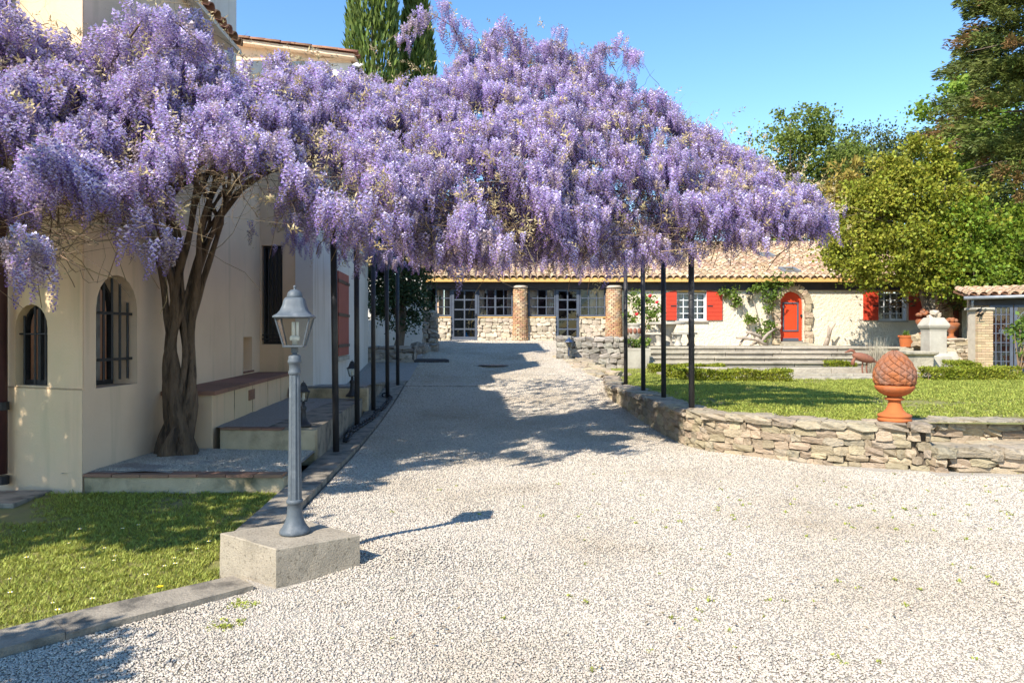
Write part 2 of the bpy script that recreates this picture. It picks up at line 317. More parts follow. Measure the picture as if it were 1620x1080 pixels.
# ---------------------------------------------------------------- leaves
def quads(C, A, B, fold=.25):
    """folded leaf quads: centre base C, axis A (length), side B (half width) -> V,F"""
    n = len(C); nn = np.cross(A, B); nn /= (np.linalg.norm(nn, axis=1, keepdims=True)+1e-9); wd = np.linalg.norm(B, axis=1, keepdims=True)
    V = np.stack([C, C+A*.5+B+nn*wd*fold, C+A, C+A*.5-B+nn*wd*fold], 1).reshape(-1, 3)
    return V, np.arange(4*n).reshape(-1, 4)
def unit(n):
    v = rng.normal(size=(n, 3)); return v/np.linalg.norm(v, axis=1, keepdims=True)
def crown_pts(blobs, n, clumps=60, spread=.22, shell=.6):
    """blobs: (cx,cy,cz,rx,ry,rz); clumped points through their volume, thicker near the skin"""
    bl = np.array(blobs, float); wt = (bl[:, 3]*bl[:, 4]*bl[:, 5])**.67; bi = rng.choice(len(bl), clumps, p=wt/wt.sum())
    d = unit(clumps); r = shell+(1-shell)*rng.random((clumps, 1)); cc = bl[bi, :3]+d*bl[bi, 3:]*r
    k = rng.integers(0, clumps, n); s = bl[bi[k], 3:].mean(1, keepdims=True)*spread*(0.6+.8*rng.random(clumps)[k][:, None])
    p = cc[k]+rng.normal(size=(n, 3))*s*np.array([1, 1, .75]); return p, (p-bl[bi[k], :3])/bl[bi[k], 3:]
def foliage(name, blobs, n, size, mat_, parent, clumps=60, spread=.22, aspect=.45, shell=.6, droop=-.1, outw=.7):
    o0 = np.array(wpos(parent)); p, out = crown_pts(blobs, n, clumps, spread, shell)
    ax = unit(n)+out*outw+np.array([0, 0, droop]); ax /= np.linalg.norm(ax, axis=1, keepdims=True)
    sd = np.cross(ax, unit(n)); sd /= (np.linalg.norm(sd, axis=1, keepdims=True)+1e-9)
    s = size*(.6+.8*rng.random((n, 1)))
    V, F = quads(p-o0, ax*s, sd*s*aspect); return link(name, npmesh(name, V, F, mat_), parent)
def limbs(parent, base, top, r0, blobs, mat_, n=8, name='trunk'):
    mb = MB(); base = Vector(base); top = Vector(top); pts = []
    for i in range(7):
        t = i/6; pts.append(base.lerp(top, t)+Vector((random.uniform(-1, 1), random.uniform(-1, 1), 0))*r0*.5*t)
    mb.tube(pts, [r0*(1.25-.25*min(1, i/1.5))*(1-.55*i/6) for i in range(7)], 9)
    for b in range(n):
        bl = random.choice(blobs); e = Vector(bl[:3])+Vector([random.uniform(-.6, .6)*bl[3+k] for k in range(3)]); st = base.lerp(top, random.uniform(.45, .98))
        m_ = st.lerp(e, .5)+Vector((random.uniform(-.1, .1), random.uniform(-.1, .1), .12*(e-st).length))
        mb.tube([st, st.lerp(m_, .6), m_, m_.lerp(e, .6), e], [r0*.45, r0*.35, r0*.26, r0*.18, r0*.07], 6)
    return mb.build(name, mat_, parent, smooth=True)
# ---------------------------------------------------------------- stones
def stone_meshes(key, n=12, jit=.085, round_=.28, flat=False):
    out = []
    for k in range(n):
        r = random.Random(k*31+hash(key) % 1000 if False else k*31+len(key)); g = [-.5, 0, .5]; idx = {}; V = []; Fc = []
        def vid(p):
            if p not in idx:
                q = Vector(p); L_ = max(abs(q.x), abs(q.y), abs(q.z)); sph = q.normalized()*.56
                q = q.lerp(sph, round_); q += Vector((r.uniform(-jit, jit), r.uniform(-jit, jit), r.uniform(-jit, jit)))
                idx[p] = len(V); V.append(q)
            return idx[p]
        for ax in range(3):
            for sg in (-.5, .5):
                for i in range(2):
                    for j in range(2):
                        c = []
                        for a, b in ((0, 0), (1, 0), (1, 1), (0, 1)):
                            p = [0, 0, 0]; p[ax] = sg; p[(ax+1) % 3] = g[i+a]; p[(ax+2) % 3] = g[j+b]; c.append(vid(tuple(p)))
                        Fc.append(tuple(c) if sg > 0 else tuple(c[::-1]))
        me = bpy.data.meshes.new('stone'); me.from_pydata(V, [], Fc); me.update(); me.materials.append(M[key])
        out.append(me)
    return out
STONES = {k: stone_meshes(k, round_=r_) for k, r_ in (('stone_warm', .28), ('stone_cap', .28), ('stone_pale', .45), ('stone_grey', .38))}
def stone(parent, key, loc, size, rz=0, name='stone', tilt=0):
    o = link(name, random.choice(STONES[key]), parent, Vector(loc)-wpos(parent)); o.scale = size
    o.rotation_euler = (random.uniform(-tilt, tilt), random.uniform(-tilt, tilt), rz+(math.pi if random.random() < .5 else 0)); return o
class Path:
    def __init__(s, pts):
        s.p = [Vector((a, b, 0)) for a, b in pts]; s.c = [0]
        for a, b in zip(s.p, s.p[1:]): s.c.append(s.c[-1]+(b-a).length)
        s.L = s.c[-1]
    def at(s, d):
        d = min(max(d, 0), s.L-1e-6); i = max(k for k in range(len(s.c)-1) if s.c[k] <= d)
        t = (d-s.c[i])/(s.c[i+1]-s.c[i]); tg = (s.p[i+1]-s.p[i]).normalized(); return s.p[i].lerp(s.p[i+1], t), tg
def courses(parent, key, path, z0, z1, wr, hr, depth, out=0, zmin=None, skip=0, name='stone', tilt=.04, keys=None):
    """lay stones along a path (outer face to the right of its direction)"""
    z = z0; n = 0
    while z < z1-.02:
        h = min(random.uniform(*hr), z1-z)
        if z1-(z+h) < hr[0]*.5: h = z1-z
        s = random.uniform(-wr[0], 0)
        while s < path.L-.01:
            wd = random.uniform(*wr)*(1 if random.random() < .8 else .6)
            c = min(max(s+wd/2, 0), path.L); p, t = path.at(c); nr = Vector((t.y, -t.x, 0))
            e = min(wd, 2*c+.05, 2*(path.L-c)+.05) if (c < wd/2 or path.L-c < wd/2) else wd
            if e > .03 and (zmin is None or z+h > zmin(p)+.03):
                d = depth*random.uniform(.85, 1.15)
                q = p+nr*(out-d/2+random.uniform(-.012, .02))
                stone(parent, random.choice(keys) if keys else key, (q.x, q.y, z+h/2+random.uniform(-.01, .01)), (e*1.04, d, h*1.06), math.atan2(t.y, t.x), name, tilt); n += 1
            s += wd
        z += h
    return n
# ================================================================ SETTING
_D = [-40, 8.5, 11.5, 14.4, 18, 22, 27, 200]; _Z = [0, 0, .06, .22, .5, .85, 1.27, 1.3]
def dz(D): return float((np.interp(D-.8, _D, _Z)+2*np.interp(D, _D, _Z)+np.interp(D+.8, _D, _Z))/4)
def kerb_r(D): return -1.76-.06*(D-5.57)
def kerb_l(D): return -2.03-.072*(D-5.36)
WALLP = [(2.28, 17.6), (2.0, 15.5), (1.92, 14.4), (2.02, 13.3), (2.12, 11.8), (2.18, 10.4), (2.3, 9.6), (2.5, 9.2), (3.0, 8.8), (3.55, 8.33), (4.56, 7.95)]
LEDGE = [(1.5, 22.0), (2.28, 17.6)]
def wall_x(D):
    q = sorted([(b, a) for a, b in WALLP+LEDGE[:1]]); return float(np.interp(D, [a for a, b in q], [b for a, b in q]))
def grid(name, ys, f0, f1, nx, zf, mt, kind='structure'):
    V = []; F = []
    for y in ys:
        a, b = f0(y), f1(y)
        for i in range(nx+1):
            x = lerp(a, b, i/nx); V.append((x, y, zf(x, y)))
    for j in range(len(ys)-1):
        for i in range(nx): F.append((j*(nx+1)+i, j*(nx+1)+i+1, (j+1)*(nx+1)+i+1, (j+1)*(nx+1)+i))
    mb = MB(); mb.add(V, F); o = mb.build(name, mt, None, smooth=True); o['kind'] = kind; return o
def gz(x, y):
    z = dz(y)-.15
    if x > 2 and y < 27.5: z = min(z, .3)
    if x < -2.2 and y < 8.5: z = -.25
    return z
ys = [-600, -200, -60, -20]+[i*1.0 for i in range(-8, 34)]+[40, 60, 120, 300, 900]
xs = [-900, -300, -80, -30]+[i*1.0 for i in range(-14, 26)]+[40, 90, 300, 900]
mb = MB(); nx = len(xs)
mb.add([(x, y, gz(x, y)) for y in ys for x in xs], [(j*nx+i, j*nx+i+1, (j+1)*nx+i+1, (j+1)*nx+i) for j in range(len(ys)-1) for i in range(nx-1)])
mb.build('ground', M['soil'], None, True)['kind'] = 'structure'
def drive_z(x, y):
    return dz(y)+.07*math.exp(-((x+.75)**2+(y-4.9)**2)/.35)+.012*noise.noise((x*.8, y*.8, 0))
def dl(y): return kerb_r(y)+.02 if y > 4.3 else -1.5-(4.25-y)*1.02
def dr(y): return wall_x(y)+.12 if y > 8 else 7.5
grid('gravel_drive', [-6+i*.5 for i in range(20)]+[4+i*.25 for i in range(93)]+[27.2], dl, dr, 40, drive_z, M['gravel'])
# front left lawn
def lawn_z(x, y): return -.1+(y-4.5)*.043
grid('front_lawn', [-3+i*.4 for i in range(25)]+[6.84], lambda y: -9, lambda y: (kerb_l(y)+.02 if y > 4.9 else (-1.62-(4.5-y)*1.02 if y < 4.5 else -1.9)), 30, lambda x, y: lawn_z(x, y)+.012*noise.noise((x*2, y*2, 3)), M['turf'])
# right lawn
grid('lawn', [7.9+i*.3 for i in range(48)], lambda y: wall_x(y)+.34 if y > 8.7 else 3.7 if y > 8.4 else 6.7, lambda y: 19, 40, lambda x, y: .47+.012*noise.noise((x, y, 5))+(.02 if y > 18 else 0), M['turf'])
# kerb beside the drive, with the tubes standing on it
mb = MB(); yy = [5.05+i*.5 for i in range(24)]+[16.75]
def kz(y): return max(.06, dz(y)+.03)
mb.add([p for y in yy for p in ((kerb_l(y), y, -.15), (kerb_l(y), y, kz(y)+.008*noise.noise((1, y*3, 0))), (kerb_r(y), y, kz(y)+.008*noise.noise((5, y*3, 0))), (kerb_r(y)+.01, y, -.15))],
       [(j*4+k, j*4+k+1, (j+1)*4+k+1, (j+1)*4+k) for j in range(len(yy)-1) for k in range(3)]+[(0, 3, 2, 1)])
tag(mb.build('kerb_strip', M['kerb'], None, False), kind='structure')
# kerb at the lawn edge towards the camera
mb = MB()
for k in range(5):
    a, b = Vector((-1.5, 4.22, 0)), Vector((-4.9, .86, 0)); p = a.lerp(b, k/5); q = a.lerp(b, (k+1)/5-.0006); n = Vector((-.707, .707, 0))
    w0 = .27; h = .045
    mb.add([p, q, q+n*w0, p+n*w0]+[v+Vector((0, 0, h+random.uniform(-.01, .012))) for v in (p, q, q+n*w0, p+n*w0)], MB.BF)
tag(mb.build('lawn_kerb', M['kerb'], None), kind='structure')
# gravel beds and risers on the house side
grid('lower_gravel_bed', [6.92+i*.12 for i in range(12)]+[8.27], lambda y: -4.3, lambda y: kerb_l(y)+.01, 16, lambda x, y: .165+.02*noise.noise((x*3, y*3, 1))+.03*max(0, 1-abs(x+3.6)), M['gravel_bed'])
grid('middle_gravel_bed', [8.4+i*.25 for i in range(16)], lambda y: -4.5, lambda y: -2.75-.03*y*.3, 12, lambda x, y: .425+.015*noise.noise((x*3, y*3, 1)), M['gravel_bed'])
def bed_z(y): return max(dz(y)+.013, .6-.24*min(1, max(0, (y-13)/3.3)))
mb = MB(); mb.prism([(-3.1, 8.39), (kerb_l(8.39)+.005, 8.39), (kerb_l(12.2)+.005, 12.2), (-3.2, 12.2)], .1, .419)
tag(mb.build('concrete_slab', M['kerb'], None), kind='structure')
grid('upper_gravel_bed', [12.32+i*.5 for i in range(22)], lambda y: -5.2, lambda y: kerb_l(min(y, 16.6))+.05 if y < 16.6 else kerb_r(y)+.05, 14, lambda x, y: bed_z(y), M['gravel_bed'])
# tile edged low wall in front of the lower bed
t = thing('bed_wall', (-3.1, 6.83, 0), 'low mossy concrete wall edged with red tiles between the lawn and the lower gravel bed', 'low wall')
mb = MB(); mb.box(-4.03, kerb_l(6.85)-.01, 6.845, 6.98, -.2, .15); mb.build('body', M['mossy'], t, bevel=.008)
def tile_row(parent, p0, p1, n, wdt, z, h, key='terracotta_tile', name='tile'):
    F = frame(p0, p1); s = F.L/n
    me = None
    for i in range(n):
        if me is None:
            mb = MB(); mb.box(-s/2+.004, s/2-.004, -wdt/2, wdt/2, 0, h); me = mb.build('x', M[key]).data; bpy.data.objects.remove(bpy.data.objects['x']); me.name = name
        c = F((i+.5)*s, z+random.uniform(-.003, .004), wdt/2)
        o = link(name, me, parent, c-wpos(parent)); o.rotation_euler = (random.uniform(-.02, .02), random.uniform(-.01, .01), math.atan2(F.t.y, F.t.x)+random.uniform(-.01, .01))
tile_row(t, (-4.03, 6.825), (kerb_l(6.85)-.02, 6.825), 7, .17, .151, .028)
t = thing('bed_wall', (-2.8, 8.3, 0), 'mossy concrete riser holding the middle gravel bed behind the grey lamp post', 'low wall')
mb = MB(); mb.box(-3.33, kerb_l(8.3)-.005, 8.28, 8.4, 0, .405); mb.build('body', M['mossy'], t, bevel=.01)
tile_row(t, (-3.32, 8.262), (-2.62, 8.262), 3, .14, .406, .022)
t = thing('bed_wall', (-2.9, 12.25, 0), 'shaded concrete step below the upper gravel bed at the white wall corner', 'low wall')
mb = MB(); mb.box(-3.75, kerb_l(12.3)+.1, 12.2, 12.34, .2, .585); mb.build('body', M['mossy'], t, bevel=.01)
mb = MB()
for a_, b_, z_ in ((8.41, 12.2, .417), (12.35, 16.7, lambda x, y: bed_z(y)-.003)):
    mb.prism([(kerb_l(a_)-.12, a_), (kerb_l(a_)+.012, a_), (kerb_l(b_)+.012, b_), (kerb_l(b_)-.12, b_)], 0, z_)
tag(mb.build('bed_edging', M['kerb'], None), kind='structure')
mb = MB(); mb.box(-2.72, -.2, 15.95, 16.02, .3, dz(16)+.012)
tag(mb.build('drain_channel', M['kerb'], None), kind='structure')
# ================================================================ PLASTERED HOUSE ON THE LEFT
H = thing('house', (-5, 9, 0), 'tall plastered house on the left with arched windows behind the wisteria', 'house')
# canted bay front, two heights (upper part set back above a ledge)
FB = frame((-5.75, 7.55), (-4.05, 6.85))
def ub(px, D=7.0):  # pixel column on the bay face -> u
    a, b = Vector((-5.75, 7.55)), Vector((-4.05, 6.85)); k = (px-810)/FPX
    d = b-a; s = (k*a.y-a.x)/(d.x-k*d.y); return s*d.length
u0, u1 = ub(22), ub(73)
def zat(py, D): return EYE-(py-HOR)/FPX*D
mb = MB(); wall(mb, FB, [(0, -.25), (FB.L, -.25), (FB.L, .98), (0, .98)])
mb.fbox(FB, 0, FB.L-.004, .965, .98, .0, .03)
mb.build('lower_wall', M['stucco_tan'], H)
mb = MB(); FB2 = lambda u, z, d: FB(u, z, d+.014)
awin = arch(u0, u1, .992, 1.79)
wall(mb, FB2, [(0, .98), (FB.L+.0, .98), (FB.L, 5.6), (0, 5.6)], [awin], depth=.12)
mb.build('bay_wall', M['stucco_tan'], H)
# flank wall A
A0, A1, A2 = (-4.05, 6.853), (-3.98, 8.3), (-4.37, 12.6)
FA = frame(A0, A1)
def solve(px, p0, p1):
    k = (px-810)/FPX; d = (p1[0]-p0[0], p1[1]-p0[1]); s = (k*p0[1]-p0[0])/(d[0]-k*d[1]); return s*math.hypot(*d), p0[1]+s*d[1]
ua, Da = solve(152, A0, A1); uc, Dc = solve(217, A0, A1)
awin2 = arch(ua, uc, .97, 2.1)
FA2 = frame(A1, A2); na, Dn = solve(385, A1, A2); nb, Dm = solve(399, A1, A2)
mb = MB(); wall(mb, FA, [(0, -.25), (FA.L, -.25), (FA.L, 5.6), (0, 5.6)], [awin2], depth=.3)
wall(mb, FA2, [(0, -.25), (FA2.L, -.25), (FA2.L, 5.6), (0, 5.6)], [[(na, .9), (nb, .9), (nb, 1.45), (na, 1.45)]], depth=.3)
mb.fbox(FA2, na-.02, nb+.02, .87, 1.48, .298, .31)
mb.build('flank_wall', M['stucco_grey'], H)
mb = MB(); mb.fbox(FA2, na-.01, nb+.05, .872, .899, -.02, .2); mb.build('niche_sill', M['terracotta_tile'], H)
# wall B facing the drive side window
B0, B1 = A2, (-3.45, 12.6); FBw = frame(B0, B1)
b0, _ = solve(414, B0, B1); b1, _ = solve(447, B0, B1)
mb = MB(); wall(mb, FBw, [(0, -.1), (FBw.L, -.1), (FBw.L, 5.0), (0, 5.0)], [[(b0, 1.32), (b1, 1.32), (b1, 3.03), (b0, 3.03)]], depth=.2)
mb.build('end_wall', M['stucco_tan'], H)
# white wall C receding along the drive
C0, C1 = (-3.45, 12.6), (-3.98, 20.1); FC = frame(C0, C1)
mb = MB(); wall(mb, FC, [(0, -.1), (FC.L, -.1), (FC.L, 5.0), (4.6, 5.0), (0, 5.0)], thick=.3); mb.build('side_wall', M['stucco_white'], H)
# upper storey block behind
x1 = X(556, 17.2); mb = MB()
mb.box(-9, x1, 17.2, 19.5, 4.9, 7.95); mb.box(-6, -3.62, 14.0, 17.19, 4.9, 6.75); mb.build('upper_storey', M['stucco_white'], H)  # nearer box added to fill the gap in the house shadow on the drive
mb = MB(); mb.box(-9, -4.45, 12.68, 17.15, 4.8, 5.0); mb.box(-9, -4.45, 12.5, 12.6, -.1, 5.6); mb.box(-9.1, -9, 7.6, 20, -.1, 5.6); mb.box(-9, -4.3, 19.9, 20.05, -.1, 5); mb.box(-9, -5.75, 7.5, 7.6, -.1, 5.6); mb.build('rear_wall', M['stucco_grey'], H)
# windows
def arched_window(F, outline, d, name='arched_window', mull=1):
    us = [p[0] for p in outline]; zs = [p[1] for p in outline]; a, b, z0, z1 = min(us), max(us), min(zs), max(zs); c = (a+b)/2
    inn = [(c+(u-c)*.87, z0+.05+(z-z0)*.93) for u, z in outline]; n = len(outline); mb = MB()
    vs = [F(u, z, d) for u, z in outline]+[F(u, z, d) for u, z in inn]+[F(u, z, d+.05) for u, z in inn]
    mb.add(vs, [(i, (i+1) % n, (i+1) % n+n, i+n) for i in range(n)]+[(i+n, (i+1) % n+n, (i+1) % n+2*n, i+2*n) for i in range(n)])
    mb.fbox(F, c-.02, c+.02, z0+.03, z1-.03, d-.004, d+.03)
    w_ = mb.build(name, M['iron'], H); g = MB(); g.add([F(u, z, d+.03) for u, z in inn], [tuple(range(n))]); g.build('pane', M['glass'], w_); return w_
wA = arched_window(FB2, awin, .085); wB = arched_window(FA, awin2, .26)
mb = MB()
for k in range(3):
    u = lerp(u0, u1, (k+.5)/3); mb.tube([FB2(u, 1.0, .04), FB2(u, 1.7+(.07 if k == 1 else -.02), .04)], .011, 6)
mb.tube([FB2(u0, 1.5, .045), FB2(u1, 1.5, .045)], .009, 6); mb.build('window_bars', M['iron'], wA)
for k in range(5):
    u = lerp(ua, uc, (k+.55)/5.1); top = [1.83, 2.02, 2.08, 2.02, 1.83][k]
    mb = MB(); mb.tube([FA(u, 1.03, .06), FA(u, top, .06)], .013, 6); mb.build('bar', M['iron'], wB)
for z in (1.24, 1.71):
    mb = MB(); mb.fbox(FA, ua-.0, uc+.0, z-.014, z+.014, .052, .07); mb.build('cross_bar', M['iron'], wB)
for F, o, d in ((FB2, (u0, u1-.1, .99, 1.85), .42), (FA, (ua+.42, uc+.1, .95, 2.15), .62)):
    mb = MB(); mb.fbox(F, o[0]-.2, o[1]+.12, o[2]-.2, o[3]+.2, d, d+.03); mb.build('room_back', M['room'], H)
mb = MB(); mb.fbox(FB2, u0+.28, u1-.02, 1.05, 1.75, .2, .21); mb.build('curtain', M['lace'], wA)
for k in range(3):
    mb = MB(); uu = lerp(ua, uc, .2+k*.28); mb.add([FA(uu+.012*i, z, .36+.012*(i % 2)) for z in (1.0, 2.0) for i in range(9)], [(i, i+1, i+10, i+9) for i in range(8)]); mb.build('curtain', M['lace'], wB)
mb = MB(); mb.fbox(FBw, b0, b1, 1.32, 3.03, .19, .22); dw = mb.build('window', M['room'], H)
mb = MB(); mb.fbox(FBw, b0, b0+.04, 1.32, 3.03, .1, .19); mb.fbox(FBw, b1-.04, b1, 1.32, 3.03, .1, .19); mb.fbox(FBw, b0+.04, b1-.04, 2.99, 3.03, .1, .19); mb.fbox(FBw, b0+.04, b1-.04, 1.32, 1.37, .1, .19); mb.build('frame', M['iron'], dw)
mb = MB(); mb.add([FBw(b0+.04, 1.37, .15), FBw(b1-.04, 1.37, .15), FBw(b1-.04, 2.99, .15), FBw(b0+.04, 2.99, .15)], [(0, 1, 2, 3)]); mb.build('pane', M['glass'], dw)
for k in range(5):
    mb = MB(); u = lerp(b0, b1, (k+.5)/5); mb.tube([FBw(u, 1.35, .03), FBw(u, 3.0, .03)], .01, 6); mb.build('bar', M['iron'], dw)
mb = MB(); mb.fbox(FBw, b0-.03, b1+.03, 1.40, 1.42, .02, .04); mb.fbox(FBw, b0-.03, b1+.03, 1.47, 1.49, .02, .04); mb.build('cross_bar', M['iron'], dw)
# shutter on wall C
s0, Ds = solve(532, C0, C1); s1, De = solve(548.5, C0, C1)
mb = MB(); n = 8
for k in range(n): mb.fbox(FC, lerp(s0, s1, k/n)+.004, lerp(s0, s1, (k+1)/n)-.004, 1.04, 2.80, -.05, -.012)
sh = mb.build('shutter', M['old_shutter'], H)
for z in (1.25, 1.9, 2.6):
    mb = MB(); mb.fbox(FC, s0-.03, s1-.25, z-.035, z+.035, -.062, -.05); mb.fbox(FC, s1-.3, s1+.03, z-.03, z+.03, -.066, -.05); mb.build('hinge_strap', M['iron'], sh)
mb = MB(); mb.fbox(FC, s0-.08, s1+.05, .93, 1.02, -.06, .1); mb.build('window_sill', M['stone_white'], H)
# bench along wall A
bp0, bp1 = (-3.42, 8.3), (-3.8, 12.55)
FBn = frame(bp0, bp1)
t = thing('bench', (-3.7, 10.2, .43), 'long built-in masonry bench topped with red tiles along the shaded house wall', 'bench')
mb = MB(); mb.prism([bp0, bp1, (-4.36, 12.55), (-4.0, 8.3)], .1, .80); mb.build('base', M['stucco_tan'], t, bevel=.01)
nt_ = 9
for k in range(nt_):
    s_ = FBn.L/nt_; mb = MB(); a, b = k*s_+.004-(.03 if k == 0 else 0), (k+1)*s_-.004
    mb.fbox(FBn, a, b, .801, .845+random.uniform(0, .004), -.035, .56); mb.build('tile', M['terracotta_tile'], t)
for k in range(1, 5):
    mb = MB(); mb.fbox(FBn, FBn.L*k/5-.004, FBn.L*k/5+.004, .43, .8, -.006, .01); mb.build('joint', M['mossy'], t)
g0, _ = solve(393, bp0, bp1); g1, _ = solve(402, bp0, bp1)
mb = MB(); mb.fbox(FBn, g0, g1, .6, .74, -.012, .02)
for k in range(4): mb.fbox(FBn, g0+.03, g1-.03, .62+k*.03, .632+k*.03, -.02, -.012)
mb.build('vent_grate', M['terracotta_tile'], t)
# chimney, roofs
mb = MB(); ch0 = X(333, 12.0); mb.box(X(262, 12), ch0, 12, 13.15, 5.0, 9.2); ch = mb.build('chimney', M['stucco_white'], H, bevel=.02)
mb = MB(); mb.box(X(262, 12)-.02, ch0+.02, 11.98, 13.17, 6.85, 6.9); mb.build('band', M['stucco_white'], ch)
TILE = []
def tile_mesh(key, L=.46, r=.095, seg=6):
    V = []; F = []
    for j, (y, rr) in enumerate(((0, r), (L, r*.82))):
        for k in range(seg+1):
            a = math.pi*k/seg; V.append((rr*math.cos(a), y, rr*math.sin(a)*.85))
        for k in range(seg+1):
            a = math.pi*k/seg; V.append(((rr-.014)*math.cos(a), y, (rr-.014)*math.sin(a)*.85))
    n = seg+1
    for k in range(seg):
        F += [(k, k+1, 2*n+k+1, 2*n+k), (n+k, 3*n+k, 3*n+k+1, n+k+1), (k, n+k, n+k+1, k+1)]
    me = bpy.data.meshes.new('roof_tile'); me.from_pydata(V, [], F); me.update(); me.materials.append(M[key]); me.polygons.foreach_set('use_smooth', [True]*len(me.polygons)); return me
def roof_tile(parent, me, base, rows_dir, up, across, i, j, exposure, pitch):
    pass
def put_tile(parent, me, loc, ydir, jit=.02):
    y = Vector(ydir).normalized(); x = y.cross(Vector((0, 0, 1))).normalized(); z = x.cross(y)
    m = Matrix((x, y, z)).transposed()
    o = link('roof_tile', me, parent, Vector(loc)-wpos(parent)); o.rotation_euler = (m@Matrix.Rotation(random.uniform(-jit, jit), 3, 'Y')@Matrix.Rotation(random.uniform(-jit, jit), 3, 'Z')).to_euler(); return o
old = tile_mesh('roof_old')
# eave of the flank: slab and a row of tiles end on
mb = MB(); e0, e1 = (-3.8, 6.5), (-4.0, 10.6)
mb.add([(-3.78, 6.3, 5.6), (-3.98, 10.7, 5.6), (-8, 10.7, 6.9), (-8, 6.3, 6.9), (-3.78, 6.3, 5.66), (-3.98, 10.7, 5.66), (-8, 10.7, 6.96), (-8, 6.3, 6.96)], MB.BF)
rA = mb.build('roof', M['stucco_white'], H)
for k in range(19):
    for r_ in range(3): put_tile(rA, old, (-3.72-.047*k*.22-r_*.36, 6.4+k*.225, 5.665+r_*.115), (-.95, 0, .31))
# roof of the upper block (tiled verge seen from below)
xl = X(372, 17.2)-.6
mb = MB(); mb.add([(x1+.12, 16.95, 7.94), (x1+.12, 19.7, 7.94), (xl-2, 19.7, 8.66), (xl-2, 16.95, 8.66), (x1+.12, 16.95, 8.02), (x1+.12, 19.7, 8.02), (xl-2, 19.7, 8.74), (xl-2, 16.95, 8.74)], MB.BF)
rB = mb.build('roof', M['stucco_grey'], H)
sl_ = (8.66-7.94)/(x1+.12-xl+2)
for k in range(13):
    for r_ in range(2): put_tile(rB, old, (x1+.2-k*.36, 16.97+r_*.24, 8.03+k*.36*sl_), (-1, 0, sl_), .05)
mb = MB(); mb.box(xl-2, x1-.02, 17.14, 17.2, 7.95, 8.0)
mb.add([(xl-2, 17.19, 7.9), (x1, 17.19, 7.9), (x1, 17.19, 7.97), (xl-2, 17.19, 8.7), (xl-2, 17.3, 7.9), (x1, 17.3, 7.9), (x1, 17.3, 7.97), (xl-2, 17.3, 8.7)], [(0, 1, 2, 3), (4, 7, 6, 5), (0, 3, 7, 4), (1, 5, 6, 2), (3, 2, 6, 7)])
mb.build('gable', M['stucco_grey'], H)
# floodlight
fl = thing('floodlight', P(563, 112, 16.9), 'small black floodlight with white face at the house top corner beside the cypress', 'floodlight')
c = P(563, 112, 16.9); mb = MB(); mb.obox(c, (.26, .16, .2), (R(35), R(18), R(-20))); mb.tube([c+Vector((-.02, .1, .0)), c+Vector((-.2, .32, .02))], .03); mb.build('body', M['iron'], fl, bevel=.01)
mb = MB(); mb.obox(c+Vector((.05, -.02, .13)), (.2, .16, .02), (R(35), R(18), R(-20))); mb.build('lens', M['white_paint'], fl)
# downpipe
t = thing('downpipe', (-5.06, 7.15, 0), 'dark maroon downpipe at the left edge of the bay', 'downpipe')
mb = MB(); px_, py_ = X(2, 7.17), 7.17; mb.tube([(px_, py_, .12), (px_, py_, 3.2), (px_, py_, 5.5)], .055, 10); mb.build('pipe', M['downpipe'], t, True)
for z_ in (.02, .75):
    mb = MB(); mb.tube([(px_, py_, z_), (px_, py_, z_+.08)], .07, 10); mb.build('collar', M['iron'], t)
mb = MB(); mb.box(X(-60, 6.8), X(62, 6.7), 6.35, 6.9, -.1, lawn_z(0, 6.6)+.03); tag(mb.build('paving_slab', M['kerb'], None, bevel=.01), 'grey concrete slab lying in the grass at the foot of the maroon downpipe', 'paving slab')
# ================================================================ LAMP POST AND PEDESTAL
ped = [(-1.85, 4.61), (-1.38, 4.25), (-.955, 4.56), (-1.40, 4.92)]
mb = MB(); n = 8; loop = []
for i in range(4):
    a, b = Vector((*ped[i], 0)), Vector((*ped[(i+1) % 4], 0))
    for k in range(n): loop.append(a.lerp(b, k/n))
cx, cy = -1.396, 4.585; V = []; lv = [-.16, -.02, .1, .2, .235, .24]; m = len(loop)
for li, z in enumerate(lv):
    for i, p in enumerate(loop):
        k = .985 if li == 5 else 1; j = .012*noise.noise((p.x*14, p.y*14, z*14))
        V.append((cx+(p.x-cx)*(k+j), cy+(p.y-cy)*(k+j), z+(.006*noise.noise((p.x*9, p.y*9, 7)) if li > 3 else 0)))
F_ = [(l*m+i, l*m+(i+1) % m, (l+1)*m+(i+1) % m, (l+1)*m+i) for l in range(5) for i in range(m)]+[tuple(range(5*m, 6*m))]
mb.add(V, F_); tag(mb.build('concrete_pedestal', M['concrete'], None), 'weathered square concrete block carrying the grey lamp post at the drive edge', 'pedestal')
LX, LY = -1.375, 4.6; zb = .242
lamp = thing('lamp_post', (LX, LY, zb), 'grey fluted garden lamp post with one four-sided glass lantern on a concrete block', 'lamp post')
mb = MB(); c0 = (LX, LY, zb)
mb.lathe([(.0, 0), (.093, 0), (.095, .012), (.09, .026), (.083, .034), (.072, .05), (.06, .075), (.05, .11), (.046, .15), (.045, .185), (.051, .19), (.053, .2), (.051, .21), (.045, .215)], 24, c0); mb.build('base', M['lamp_grey'], lamp, True)
mb = MB()
mb.lathe([(.042, .215), (.037, .55), (.033, 1.0)], 40, c0, lambda r, z, a, j: r*(1+.05*(1 if math.cos(a*10) > 0 else -1)))
mb.build('shaft', M['lamp_grey'], lamp)
mb = MB(); mb.lathe([(.034, 1.0), (.039, 1.005), (.039, 1.02), (.035, 1.03), (.036, 1.07), (.043, 1.075), (.043, 1.09), (.038, 1.1), (.04, 1.115), (.03, 1.122), (.016, 1.13), (.015, 1.16)], 24, c0); mb.build('collar', M['lamp_grey'], lamp, True)
